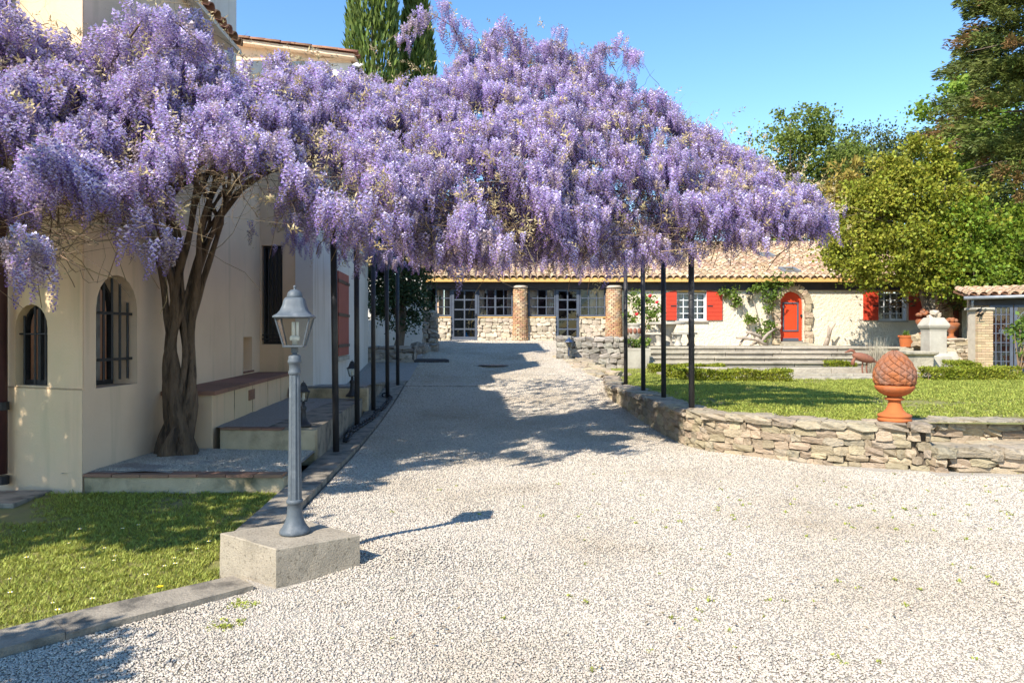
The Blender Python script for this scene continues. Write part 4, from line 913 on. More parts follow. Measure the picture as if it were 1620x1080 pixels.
# stone walls at the back: middle, left, buttress, right of the fountain
def rubble(name, pts, z0, z1, depth, label, key='stone_grey', wr=(.16, .42), hr=(.1, .2), tilt=.2, cap=None, keys=None):
    t = thing(name, (pts[0][0], pts[0][1], z0), label, 'stone wall'); ribbon(pts, -depth, -.05, z0-.2, z1-.03).build('core', M['mortar_dark'], t)
    courses(t, key, Path(pts), z0, z1-(.09 if cap else 0), wr, hr, .2, out=.02, tilt=tilt, keys=keys)
    if cap: courses(t, cap, Path(pts), z1-.09, z1, (.3, .6), (.09, .091), depth+.06, out=.03, name='capstone', tilt=.04)
    return t
mw = rubble('stone_wall', [(X(897, 21.3), 21.3), (X(996, 21.3), 21.2)], .44, 1.4, .4, 'grey rubble wall between the drive end and the terrace trough behind the pergola', wr=(.13, .34), hr=(.1, .19), tilt=.35)
pw = thing('stone_pier', (X(894, 21.2), 21.2, .6), 'short squared stone pier ending the grey rubble wall with a blue lantern', 'pier')
for i in range(5):
    for k in range(2): stone(pw, 'stone_grey', (X(886.5+k*11, 21.15), 21.15, .62+i*.165+.08), (.24, .34, .175), 0, 'stone', .05)
c = P(900, 541, 20.9); t = thing('hanging_lantern', c, 'small dark blue lantern with pointed hat hanging on the stone pier', 'lantern')
mb = MB(); mb.lathe([(.13, 0), (.12, .02), (.04, .1), (.015, .14), (0, .15)], 8, c); mb.build('hat', M['bracket_blue'], t); mb = MB(); mb.lathe([(.04, -.14), (.075, -.01), (.075, 0)], 8, c); mb.build('lamp_glass', M['lamp_glass'], t); mb = MB(); mb.tube([c+Vector((0, 0, -.14)), c+Vector((0, .05, -.4))], .02, 6); mb.build('stem', M['bracket_blue'], t)
rubble('stone_wall', [(X(570, 20.2), 20.2), (X(656, 20.2), 20.2)], .62, 1.16, .45, 'low grey dry stone wall below the dark yew left of the drive', cap='stone_grey', wr=(.2, .45), hr=(.12, .2), tilt=.1)
bt = thing('stone_buttress', (-2.6, 23.2, .9), 'tall tapering rubble buttress with a wider foot left of the glazed front', 'buttress')
def block(t, x0, x1, y0, y1, z0, z1, key, top=1.0):
    z = z0; cx = (x0+x1)/2
    mb = MB(); k = top; mb.add([(x0+.05, y0+.05, z0), (x1-.05, y0+.05, z0), (x1-.05, y1, z0), (x0+.05, y1, z0), (cx+(x0+.05-cx)*k, y0+.05, z1-.02), (cx+(x1-.05-cx)*k, y0+.05, z1-.02), (cx+(x1-.05-cx)*k, y1, z1-.02), (cx+(x0+.05-cx)*k, y1, z1-.02)], MB.BF); mb.build('core', M['mortar_dark'], t)
    while z < z1-.03:
        h = random.uniform(.11, .18); f = lerp(1, top, (z-z0)/(z1-z0)); a, b = cx+(x0-cx)*f, cx+(x1-cx)*f
        courses(t, key, Path([(a, y0), (b, y0), (b, y1)]), z, min(z+h, z1), (.16, .32), (h, h+.01), .2, tilt=.08); z += h
block(bt, X(668, 23.2), X(691, 23.2), 23.2, 23.9, .9, 2.25, 'stone_grey', .72); block(bt, X(655, 22.9), X(693, 22.9), 22.9, 23.2, .7, 1.2, 'stone_grey')
mb = MB(); mb.prism([(X(652, 20.6), 20.2), (X(712, 20.6), 20.3), (X(706, 21.2), 21.0), (X(655, 21.2), 21.0)], .6, dz(20.6)+.06); tag(mb.build('stone_slab', M['beam'], None, bevel=.02), 'dark flat slab lying on the gravel at the foot of the buttress', 'slab')
sp = thing('rock_pile', P(664, 549, 21), 'few dark loose rocks between the low wall and the buttress', 'rocks')
for k in range(4): stone(sp, 'stone_grey', P(658+k*5, 551+random.uniform(-3, 3), 21.1), (.26, .2, .24), random.uniform(0, 3), 'rock', .6)
mb = MB(); mb.box(X(560, 24.7), X(668, 24.7), 24.7, 24.9, .8, 3.4); tag(mb.build('garden_wall', M['stucco_white'], None), 'strip of white plaster wall seen behind the yew and buttress', 'wall')
rubble('stone_wall', [(X(1488, 21.6), 21.6), (X(1546, 21.6), 21.6)], .46, 1.36, .45, 'pale dry stone wall between the fountain pillar and the glazed pavilion', key='stone_pale', cap='stone_pale', wr=(.2, .5), hr=(.09, .16), tilt=.06, keys=['stone_pale', 'stone_warm'])
mb = MB(); q = P(1522, 583, 21.55); mb.lathe([(.055, 0), (.075, 0), (.075, .25), (.055, .25), (.055, 0)], 12, (0, 0, 0)); mb.v = [(q.x+a, q.y-.06+c_, q.z+.12+b) for a, b, c_ in mb.v]; tag(mb.build('drain_pipe', M['iron'], None), 'short round drain pipe end poking out of the pale stone wall', 'pipe')
mb = MB(); mb.lathe([(0, .012), (.4, .012), (.42, 0)], 20, (-.5, 19.6, dz(19.6)+.012)); tag(mb.build('manhole_cover', M['iron'], None), 'dark round manhole cover in the shaded gravel drive', 'manhole cover')
# ================================================================ TERRACE FURNITURE AND ORNAMENTS
zt = 1.078
def stone_table(c, r, label):
    t = thing('stone_table', c, label, 'table'); mb = MB(); mb.lathe([(0, .76), (r-.03, .74), (r, .76), (r, .81), (r-.02, .83), (0, .83)], 28, c); mb.build('top', M['stone_white'], t)
    mb = MB(); mb.lathe([(.3, 0), (.3, .06), (.2, .1), (.16, .22), (.19, .4), (.27, .6), (.33, .72), (.33, .75)], 16, c); mb.build('pedestal', M['stone_white'], t, True)
TB = Vector((X(1055, 25.4), 25.4, zt)); stone_table(TB, .62, 'round pale stone table on the terrace below the left red shutters')
def stone_bench(c, rz, label):
    t = thing('stone_bench', c, label, 'bench', 'stone benches by the table'); m_ = Matrix.Rotation(rz, 3, 'Z')
    mb = MB(); n = 8; top = []
    for k in range(n+1):
        a = lerp(-.6, .6, k/n); top.append((1.05*math.sin(a), -1.05*math.cos(a)+1.0))
    for k in range(n, -1, -1):
        a = lerp(-.6, .6, k/n); top.append((.68*math.sin(a), -.68*math.cos(a)+1.0))
    pl = [Vector(c)+m_@Vector((p[0], p[1], 0)) for p in top]; mb.prism([(p.x, p.y) for p in pl], c[2]+.4, c[2]+.47); mb.build('seat', M['stone_white'], t)
    for sx in (-.33, .33):
        q = Vector(c)+m_@Vector((sx*1.0, .2, 0)); mb = MB(); mb.lathe([(.15, 0), (.15, .06), (.09, .13), (.1, .24), (.15, .36), (.15, .4)], 10, q); mb.build('leg', M['stone_white'], t, True)
stone_bench(TB+Vector((.65, -.5, 0)), R(35), 'curved stone bench to the right of the round stone table')
stone_bench(TB+Vector((-.72, -.35, 0)), R(-60), 'curved stone bench to the left of the round stone table by the urn')
# urn with mask, rose behind, trough in front
c = Vector((X(1003, 24.6), 24.6, zt)); t = thing('stone_urn', c, 'weathered stone urn with carved swags on a plinth before the rose bush', 'urn')
mb = MB(); mb.lathe([(.22, 0), (.22, .1), (.16, .12), (.09, .2), (.1, .24), (.19, .32), (.24, .5), (.22, .62), (.19, .68), (.26, .74), (.25, .78), (.19, .78)], 20, c, lambda r, z, a, j: r*(1+(.09*math.sin(a*5)**3 if 5 < j < 9 else 0))); mb.build('body', M['stone_white'], t, True)
for k in range(5):
    a = R(-90+36*(k-2)); mb = MB(); mb.ball(c+Vector((.22*math.cos(a), .22*math.sin(a), .52)), (.07, .07, .1), 8, 6); mb.build('swag', M['rust'], t, True)
def plant(name, c, label, cat, key, blobs, n, size, stems=6, clumps=26, group=None, aspect=.4, shell=.3, bark='twig'):
    t = thing(name, c, label, cat, group); c = Vector(c)
    foliage('foliage', [(c.x+b[0], c.y+b[1], c.z+b[2], b[3], b[4], b[5]) for b in blobs], n, size, M[key], t, clumps, .2, aspect, shell)
    for k in range(stems):
        b = blobs[k % len(blobs)]; e = c+Vector((b[0]+random.uniform(-.5, .5)*b[3], b[1]+random.uniform(-.4, .4)*b[4], b[2]+.3*b[5])); m_ = c.lerp(e, .5)+Vector((random.uniform(-.08, .08), random.uniform(-.08, .08), 0))
        mb = MB(); mb.tube([c+Vector((random.uniform(-.06, .06), 0, 0)), m_, e], [.02, .014, .006], 5); mb.build('stem', M[bark], t)
    return t
rb = plant('rose_bush', (X(1018, 25.9), 25.9, zt), 'leggy rose bush with a few red blooms behind the stone urn', 'rose bush', 'rose', [(-.2, 0, 1.35, .55, .3, .6), (.35, 0, 1.1, .4, .3, .6), (.2, 0, 1.7, .4, .25, .3), (-.4, 0, .9, .25, .2, .35)], 1300, .085, 8, 40)
for px, py in ((1028, 468), (1039, 478), (1007, 497)):
    mb = MB(); q = P(px, py, 25.7); mb.ball(q, .055, 8, 5); mb.ball(q+Vector((.03, -.02, .02)), .04, 6, 4); mb.build('flower', M['petal_red'], rb, True)
c = Vector((X(1006, 21.2), 21.2, .49)); t = thing('stone_trough', c, 'pale stone planter trough with low leafy plants at the end of the grey wall', 'planter')
mb = MB(); w_, d_ = .36, .28
V = []
for z, k in ((0, .86), (.05, .9), (.5, 1.0), (.56, 1.04), (.6, 1.04)): V += [(c.x-w_*k, c.y-d_*k, c.z+z), (c.x+w_*k, c.y-d_*k, c.z+z), (c.x+w_*k, c.y+d_*k, c.z+z), (c.x-w_*k, c.y+d_*k, c.z+z)]
V += [(c.x-w_*.85, c.y-d_*.85, c.z+.6), (c.x+w_*.85, c.y-d_*.85, c.z+.6), (c.x+w_*.85, c.y+d_*.85, c.z+.6), (c.x-w_*.85, c.y+d_*.85, c.z+.6)]
V += [(a, b, z-.08) for a, b, z in V[-4:]]
mb.add(V, [(j*4+k, j*4+(k+1) % 4, (j+1)*4+(k+1) % 4, (j+1)*4+k) for j in range(6) for k in range(4)]+[(24, 25, 26, 27)]); mb.build('trough', M['stone_white'], t)
plant('potted_plant', c+Vector((0, 0, .5)), 'low grey green leafy plant growing in the stone trough', 'plant', 'rose', [(-.15, 0, .2, .25, .22, .17), (.15, 0, .2, .25, .22, .17)], 500, .08, 3, 16)
# climbing roses on the wall
cr = thing('climbing_rose', (fx(1215), FY-.1, zt), 'climbing rose trained up the cream wall left of the red door', 'climbing plant')
def P27(px, py, d=.12): return Vector((fx(px), FY-d, fz(py)))
for pth_, r_ in (([(1212, 545), (1210, 520), (1216, 490), (1222, 465), (1228, 448)], .03), ([(1205, 545), (1198, 505), (1189, 470), (1200, 455), (1215, 447)], .02), ([(1200, 543), (1185, 520), (1170, 480), (1150, 464), (1140, 458)], .025)):
    mb = MB(); mb.tube([P27(a, b) for a, b in pth_], [r_*(1-.6*k/(len(pth_)-1)) for k in range(len(pth_))], 6); mb.build('stem', M['wood_grey'], cr, True)
bl = []
for px, py, rx, rz in ((1225, 445, .5, .26), (1210, 452, .42, .3), (1195, 455, .3, .2), (1216, 475, .3, .4), (1206, 470, .25, .25), (1203, 525, .22, .35), (1218, 490, .2, .3), (1146, 460, .35, .16), (1156, 466, .35, .25), (1163, 475, .2, .2), (1138, 458, .2, .12), (1212, 520, .18, .3), (1176, 503, .2, .2), (1186, 508, .15, .2)):
    q = P27(px, py, .25); bl.append((q.x, q.y, q.z, rx, .2, rz))
foliage('foliage', bl, 2300, .085, M['rose'], cr, 90, .3, .42, .2)
# driftwood
dw = thing('driftwood_pile', (X(1192, 25), 25, zt), 'tangle of bare grey driftwood branches on the terrace left of the red door', 'driftwood')
for a, b, r_ in (((1165, 534, 24.8), (1206, 540, 25), .05), ((1170, 547, 24.9), (1186, 526, 25.2), .04), ((1181, 525, 25), (1212, 537, 25.2), .055), ((1195, 535, 24.7), (1215, 548, 24.8), .06), ((1205, 540, 25), (1226, 520, 25.4), .05), ((1187, 548, 24.9), (1204, 536, 25.2), .045)):
    p, q = P(*a), P(*b); p.z = max(p.z, zt+.04); q.z = max(q.z, zt+.04); m_ = p.lerp(q, .5)+Vector((0, 0, random.uniform(-.05, .06))); mb = MB(); mb.tube([p, p.lerp(m_, .5)+Vector((0, 0, .02)), m_, q], [r_*.8, r_*1.1, r_, r_*.5], 7); mb.build('branch', M['wood_grey'], dw, True)
df = thing('driftwood_stick', (X(1307, 26.5), 26.5, zt), 'forked driftwood stump leaning on the cream wall right of the red door', 'driftwood')
for pth_ in ([(1306, 547), (1311, 532), (1315, 520), (1322, 511)], [(1310, 535), (1311, 522), (1310, 514)], [(1312, 530), (1314, 522), (1312, 517)]):
    mb = MB(); mb.tube([P(a, b, 26.5+.02*k) for k, (a, b) in enumerate(pth_)], [.085, .06, .04, .02][-len(pth_):] if len(pth_) < 4 else [.1, .07, .045, .02], 7); mb.build('branch', M['wood_grey'], df, True)
# terracotta pot on the terrace edge
c = Vector((X(1434.5, 23.7), 23.7, zt)); c.z = zt; t = thing('terracotta_pot', c, 'bright orange terracotta pot with a small green plant on the terrace edge', 'pot')
mb = MB(); mb.lathe([(0, 0), (.19, 0), (.235, .3), (.25, .3), (.262, .37), (.235, .375), (.22, .33), (0, .33)], 24, c); mb.build('body', M['terracotta'], t)
for a in (0, math.pi):
    mb = MB(); q = c+Vector((.26*math.cos(a), .0, .34)); mb.ball(q, (.035, .05, .03), 8, 4); mb.build('lug', M['terracotta'], t)
plant('potted_plant', c+Vector((0, 0, .33)), 'tuft of small green leaves in the orange terracotta pot', 'plant', 'rose', [(0, 0, .08, .18, .18, .07)], 160, .06, 2, 8)
# stacked ornament of rocks, small urn and pine cone by the fountain
c = Vector((X(1461, 23.2), 23.2, 1.07)); t = thing('stacked_ornament', c, 'terracotta urn carrying a knobbly fruit basket set on rocks beside the fountain pillar', 'garden ornament')
for k, (dx, dz_, s) in enumerate(((-.15, .1, .3), (.15, .08, .3), (.0, .26, .42), (.3, .3, .3), (-.2, .3, .24))): stone(t, 'stone_warm', c+Vector((dx, 0, dz_)), (s, .3, s*.75), 0, 'rock', .3)
mb = MB(); mb.lathe([(.13, .42), (.13, .46), (.06, .5), (.07, .58), (.12, .62), (.2, .72), (.24, .84), (.2, .9)], 18, c); mb.build('urn', M['cone'], t, True)
for k in range(16):
    th = random.uniform(0, 6.28); r_ = random.uniform(.03, .2); mb = MB(); mb.ball(c+Vector((r_*math.cos(th), r_*math.sin(th), .95+.22*(1-r_/.25)+random.uniform(-.03, .05))), random.uniform(.055, .085), 8, 5); mb.build('fruit', M['cone'], t, True)
c2 = Vector((X(1505, 22.3), 22.3, 1.34)); t = thing('stacked_ornament', c2, 'terracotta urn topped with fruit half hidden behind the fountain pillar on the stone wall', 'garden ornament')
mb = MB(); mb.lathe([(.16, 0), (.16, .05), (.07, .1), (.08, .2), (.2, .34), (.24, .46), (.2, .5)], 18, c2); mb.build('urn', M['cone'], t, True)
for k in range(10):
    th = k*.63; r_ = .12 if k % 2 else .05; mb = MB(); mb.ball(c2+Vector((r_*math.cos(th), r_*math.sin(th), .52+.1*(1-r_/.2))), .07, 8, 5); mb.build('fruit', M['cone'], t, True)
# fountain
c = Vector((X(1477, 20.6), 20.6, .48)); ft = thing('fountain', c, 'weathered stone fountain pillar with capped top and a low basin', 'fountain')
def sqlathe(mb, prof, c):
    V = []
    for r, z in prof: V += [(c[0]-r, c[1]-r, c[2]+z), (c[0]+r, c[1]-r, c[2]+z), (c[0]+r, c[1]+r, c[2]+z), (c[0]-r, c[1]+r, c[2]+z)]
    n = len(prof); mb.add(V, [(j*4+k, j*4+(k+1) % 4, (j+1)*4+(k+1) % 4, (j+1)*4+k) for j in range(n-1) for k in range(4)]+[(3, 2, 1, 0), tuple(range(4*n-4, 4*n))])
mb = MB(); sqlathe(mb, [(.33, -.05), (.33, .4), (.26, .44), (.24, .48), (.24, 1.1), (.26, 1.16)], c); mb.build('pillar', M['stone_white'], ft, bevel=.015)
mb = MB(); sqlathe(mb, [(.27, 1.16), (.29, 1.2), (.31, 1.26), (.29, 1.3), (.2, 1.47), (.16, 1.48)], c); mb.build('cap', M['stone_white'], ft, bevel=.02)
for k in range(4): stone(ft, 'stone_pale', c+Vector((random.uniform(-.1, .1), random.uniform(-.08, .08), 1.5+.06*(k % 3))), (.2, .18, .13), k, 'finial_stone', .3)
mb = MB(); b0_ = c+Vector((-.75, -.35, 0)); sqlathe(mb, [(.34, -.02), (.36, .42), (.44, .46), (.45, .54), (.33, .54), (.3, .3)], b0_); mb.build('basin', M['stone_step'], ft, bevel=.02)
mb = MB(); b1_ = c+Vector((.42, -.05, 0)); sqlathe(mb, [(.2, -.03), (.19, .3), (.13, .5), (.12, .52)], b1_); mb.build('buttress', M['stone_white'], ft, bevel=.02)
# pond kerb
pk = thing('pond_kerb', (6.8, 17, .48), 'long low pale stone kerb of the sunken pond between the box hedges', 'pond')
def slabs(p, q, wd, z0, z1, nm='slab'):
    a, b = Vector((*p, 0)), Vector((*q, 0)); L_ = (b-a).length; s = 0
    while s < L_-.05:
        l = min(random.uniform(.6, 1.2), L_-s); m_ = a.lerp(b, (s+l/2)/L_); mb = MB(); mb.obox((m_.x, m_.y, (z0+z1)/2), (l-.012, wd, z1-z0+random.uniform(-.01, .01)), (0, random.uniform(-.01, .01), math.atan2((b-a).y, (b-a).x)+random.uniform(-.02, .02))); mb.build(nm, M['stone_step'], pk, bevel=.012); s += l
slabs((4.3, 16.6), (10.2, 16.5), .4, .42, .53); slabs((4.0, 18.3), (9.9, 18.2), .45, .42, .66); slabs((4.1, 16.7), (3.8, 18.2), .4, .42, .55); slabs((10.1, 16.6), (9.9, 18.1), .4, .42, .55); slabs((4.4, 16.9), (9.8, 16.85), .25, .45, .58)
mb = MB(); mb.prism([(4.2, 16.75), (10, 16.7), (9.8, 18.1), (3.95, 18.15)], .4, .49); mb.build('basin_floor', M['gravel_bed'], pk)
# crane
c = Vector((X(1362, 17.0), 17.0, .52)); t = thing('crane_sculpture', c, 'rusty metal wading bird sculpture with arched neck beside the pond', 'sculpture')
b_ = c+Vector((.06, 0, .42)); mb = MB(); mb.ball(b_, (.28, .11, .105), 14, 8, Matrix.Rotation(R(16), 3, 'Y')); mb.build('body', M['rust'], t, True)
mb = MB(); mb.tube([P(1349, 577, 17), P(1349.5, 571, 17), P(1353, 565, 17), P(1353, 559, 17), P(1350, 555, 17), P(1345, 554, 17), P(1341, 556, 17), P(1336, 557.5, 17)], [.05, .042, .036, .03, .034, .04, .026, .006], 8); mb.build('neck', M['rust'], t, True)
for dx in (.0, .1):
    mb = MB(); mb.tube([b_+Vector((dx, .03, -.06)), b_+Vector((dx-.02, .03, -.25)), b_+Vector((dx+.01, .03, -.46))], .018, 5); mb.tube([b_+Vector((dx+.01, .03, -.455)), b_+Vector((dx-.09, 0, -.46))], .009, 4); mb.build('leg', M['rust'], t)
mb = MB(); mb.add([b_+Vector((.2, -.05, -.02)), b_+Vector((.2, .05, -.02)), b_+Vector((.42, .03, -.17)), b_+Vector((.42, -.03, -.17)), b_+Vector((.22, -.03, -.09)), b_+Vector((.22, .03, -.09))], [(0, 1, 2, 3), (4, 3, 2, 5), (0, 3, 4), (1, 5, 2)]); mb.build('tail', M['rust'], t)
# dry ornamental grass
c = Vector((X(1388, 17.6), 17.6, .48)); n = 420; an = rng.random(n)*6.28; ln = .25+rng.random(n)*.75; lean = rng.random(n)*.35
base = np.stack([c.x+rng.normal(size=n)*.1, c.y+rng.normal(size=n)*.1, np.full(n, c.z)], 1); ax = np.stack([np.cos(an)*lean*ln, np.sin(an)*lean*ln, ln], 1); sd = np.stack([-np.sin(an), np.cos(an), 0*an], 1)*.006
V, Fq = quads(base, ax, sd); tag(link('dry_grass', npmesh('dry_grass', V, Fq, M['dry'])), 'clump of bleached dry ornamental grass behind the pine cone', 'ornamental grass')
# box hedges
def hedge(p, q, wd, h, label, z=.47):
    a, b = Vector((*p, z)), Vector((*q, z)); L_ = (b-a).length; t = thing('box_hedge', a.lerp(b, .5), label, 'hedge', 'low clipped box hedges on the lawn')
    n = int(L_*4200); u = rng.random(n); v = rng.random(n)*2-1; ww = rng.random(n); face = rng.random(n)
    tt = (b-a).normalized(); nr = np.array([-tt.y, tt.x, 0])
    hh = np.where(face < .45, .88+.12*rng.random(n), ww); vv = np.where(face < .45, v, np.sign(v)*(.8+.2*rng.random(n)))
    wob = 1+.14*np.sin(u*L_*7+v)+.1*rng.normal(size=n)*.6
    p_ = np.array(a)+np.outer(u*L_, np.array(tt))+nr*(vv*wd/2*wob)[:, None]; p_[:, 2] = z+hh*h*wob
    A = unit(n)+np.stack([0*u, 0*u, 0*u+.8], 1)+nr*vv[:, None]*.5; A /= np.linalg.norm(A, axis=1, keepdims=True); B = np.cross(A, unit(n)); s = .042*(.7+.6*rng.random((n, 1)))
    V, Fq = quads(p_-np.array(t.location), A*s, B*s*.4); link('foliage', npmesh('foliage', V, Fq, M['box']), t)
    for k in range(int(L_*6)):
        m_ = a.lerp(b, (k+.5)/int(L_*6)); mb = MB(); mb.tube([m_, m_+Vector((random.uniform(-.05, .05), random.uniform(-.05, .05), h*.8))], [.012, .005], 4); mb.build('stem', M['twig'], t)
hedge((X(1027, 18.9), 18.9), (X(1143, 19.1), 19.1), .4, .2, 'farther box hedge on the left, just below the terrace steps')
hedge((X(1090, 15.9), 15.9), (X(1250, 15.7), 15.7), .42, .22, 'longest box hedge on the left, along the near edge of the pond')
hedge((X(1064, 17.4), 17.4), (X(1098, 16.1), 16.1), .4, .2, 'short box hedge joining the two left hedges at the pond corner')
hedge((X(1308, 20.0), 20.0), (X(1352, 20.0), 20.0), .4, .24, 'short box hedge behind the rusty crane below the steps')
hedge((X(1464, 16.0), 16.0), (X(1604, 16.3), 16.3), .45, .25, 'box hedge on the right in front of the fountain pillar and pavilion')
hedge((X(1500, 18.4), 18.4), (X(1545, 18.6), 18.6), .4, .3, 'low box hedge hugging the pale stone wall beside the fountain')
# ================================================================ PAVILION AT THE RIGHT
pv = thing('garden_pavilion', (14.5, 19.5, .48), 'glazed garden pavilion with brick corner pillar and clay tile roof at the right edge', 'pavilion')
q0, q1 = (X(1566, 19.9), 19.9), (15.6, 18.9); FP = frame(q0, q1)
z0, z1 = .5, 2.28
bx0, bx1 = X(1541, 20), X(1565, 20)
mb = MB(); mb.box(bx0+.02, bx1-.02, 19.86, 20.3, .4, 2.15); pil = mb.build('brick_pillar', M['mortar'], pv)
bk = 0; z = .45; meb = None
while z < 2.12:
    i = int(round((z-.45)/.07)); xs_ = [bx0, bx0+.21, bx0+.42] if i % 2 else [bx0-.1, bx0+.1, bx0+.31, bx0+.42]
    for x in [bx0+(.0 if i % 2 else -.105)+.21*k for k in range(3)]:
        a, b = max(x+.005, bx0), min(x+.205, bx1)
        if b-a > .03: mb = MB(); mb.box(a, b, 19.84+random.uniform(-.006, .006), 19.95, z, z+.058); mb.build('brick', M['brick_pale'], pil)
    z += .07
mb = MB(); mb.box(bx0-.06, bx1+.04, 19.8, 20.36, 2.15, 2.22); mb.build('capstone', M['stone_white'], pil, bevel=.02)
mb = MB(); mb.fbox(FP, -.45, FP.L, 2.28, 2.49, .05, .2); mb.build('fascia', M['beam'], pv)
mb = MB(); mb.tube([FP(-.65, 2.48, -.2), FP(FP.L, 2.53, -.2)], .05, 8); mb.tube([FP(-.42, 2.46, -.1), FP(-.42, 2.2, .0)], .035, 6); mb.build('gutter', M['zinc'], pv, True)
mb = MB(); mb.add([FP(-.5, 2.47, -.16), FP(FP.L, 2.52, -.16), FP(FP.L, 2.8, 2.2), FP(-.5, 2.75, 2.2), FP(-.5, 2.53, -.16), FP(FP.L, 2.58, -.16), FP(FP.L, 2.86, 2.2), FP(-.5, 2.81, 2.2)], MB.BF); pr = mb.build('roof', M['roof_old'], pv)
told = tile_mesh('roof_tile', .46, .11)
for i in range(16):
    for r_ in range(6): put_tile(pr, told, FP(-.42+i*.24, 2.56+r_*.05, -.2+r_*.36), FP.n+Vector((0, 0, .13)), .05)
uu = lambda px: (lambda k: (k*q0[1]-q0[0])/((q1[0]-q0[0])-k*(q1[1]-q0[1]))*FP.L)((px-810)/FPX)
def glazed(ua_, ub_, n, rows, fan=False):
    mb = MB(); mb.fbox(FP, ua_, ua_+.07, z0, z1, .02, .1); mb.fbox(FP, ub_-.07, ub_, z0, z1, .02, .1); mb.fbox(FP, ua_+.07, ub_-.07, z1-.06, z1, .02, .1); mb.fbox(FP, ua_+.07, ub_-.07, z0, z0+.06, .02, .1)
    for k in range(1, n): u = lerp(ua_+.03, ub_-.03, k/n); mb.fbox(FP, u-.012, u+.012, z0+.06, (z1-.06) if not fan else 1.75, .04, .07)
    for k in range(1, rows): z = lerp(z0, z1 if not fan else 1.75, k/(rows if not fan else rows-1)); mb.fbox(FP, ua_+.07, ub_-.07, z-.012, z+.012, .042, .068)
    if fan:
        c_ = (ua_+ub_)/2; r_ = (ub_-ua_)/2-.07
        mb.tube([FP(c_+r_*math.cos(math.pi*k/12), 1.75+.44*math.sin(math.pi*k/12), .055) for k in range(13)], .015, 5); mb.tube([FP(c_+r_*.5*math.cos(math.pi*k/8), 1.75+.22*math.sin(math.pi*k/8), .055) for k in range(9)], .012, 5)
        for k in range(1, 5): a = math.pi*k/5; mb.tube([FP(c_+r_*.5*math.cos(a), 1.75+.22*math.sin(a), .055), FP(c_+r_*math.cos(a), 1.75+.44*math.sin(a), .055)], .011, 4)
    o = mb.build('glazed_panel', M['slate'], pv); nn = 0
    for k in range(n):
        for r_ in range(rows):
            a, b = lerp(ua_+.03, ub_-.03, k/n), lerp(ua_+.03, ub_-.03, (k+1)/n); e, g = lerp(z0+.03, z1-.03, r_/rows), lerp(z0+.03, z1-.03, (r_+1)/rows)
            mb = MB(); mb.add([FP(a, e, .055), FP(b, e, .055), FP(b, g, .055+random.uniform(-.003, .003)), FP(a, g, .055)], [(0, 1, 2, 3)]); mb.build('pane', M['glass'], o)
glazed(.0, uu(1603), 4, 7); glazed(uu(1605), uu(1605)+1.0, 4, 6, True); glazed(uu(1605)+1.02, FP.L, 4, 7)
mb = MB(); mb.fbox(FP, -.2, FP.L, .4, 2.7, 1.75, 1.85); mb.build('rear_wall', M['cream'], pv); mb = MB(); mb.fbox(FP, -.2, FP.L, .3, .47, -.1, 2.6); mb.build('floor', M['stone_step'], pv)
mb = MB(); mb.fbox(FP, .3, .95, 1.0, 2.1, 1.69, 1.75); mb.build('inner_shutter', M['old_shutter'], pv)
mb = MB(); q = FP(.75, .47, .7); mb.lathe([(0, 0), (.2, 0), (.27, .36), (.29, .36), (.29, .42), (.25, .42), (0, .36)], 18, q); tag(mb.build('terracotta_pot', M['terracotta'], None), 'terracotta pot standing inside the glazed pavilion behind its left panel', 'pot')
t = thing('console_table', FP(.9, .47, 1.3), 'narrow table inside the pavilion holding white flowers', 'table')
mb = MB(); mb.fbox(FP, .4, 1.4, 1.15, 1.2, 1.1, 1.5); mb.build('top', M['wood_grey'], t)
for u in (.45, 1.35):
    for d in (1.14, 1.46): mb = MB(); mb.fbox(FP, u-.025, u+.025, .47, 1.15, d-.025, d+.025); mb.build('leg', M['wood_grey'], t)
t = thing('flower_pot', FP(.8, 1.2, 1.3), 'pot of white and pink flowers on the table inside the pavilion', 'flowers')
mb = MB(); mb.lathe([(0, 0), (.08, 0), (.12, .14), (0, .14)], 12, FP(.8, 1.2, 1.3)); mb.build('pot', M['terracotta'], t)
for k in range(14):
    mb = MB(); mb.ball(FP(.8+random.uniform(-.28, .28), 1.4+random.uniform(-.05, .2), 1.3+random.uniform(-.1, .1)), random.uniform(.04, .07), 7, 4); mb.build('flower', M['petal_white'] if k % 4 else M['petal_red'], t)
iv = P(1550, 492, 19.7); t = thing('iron_bracket', iv, 'curly black iron leaf bracket fixed to the pavilion brick pillar', 'bracket')
mb = MB(); mb.tube([iv+Vector((.2, .05, .12)), iv+Vector((.05, 0, .1)), iv, iv+Vector((-.03, 0, -.1))], .015, 5); mb.build('arm', M['iron'], t)
for k in range(4):
    mb = MB(); a = random.uniform(0, 6); q = iv+Vector((random.uniform(-.06, .1), -.02, random.uniform(-.12, .08))); mb.obox(q, (.1, .01, .07), (a, a*.4, a)); mb.build('leaf', M['iron'], t)
plant('climbing_rose', (X(1612, 18.3), 18.3, .48), 'green climbing rose in front of the pavilion glazing at the right edge', 'climbing plant', 'rose', [(.1, 0, 1.15, .35, .25, .35), (-.15, 0, .95, .25, .2, .25), (.3, 0, .7, .3, .2, .3)], 420, .1, 4, 24)
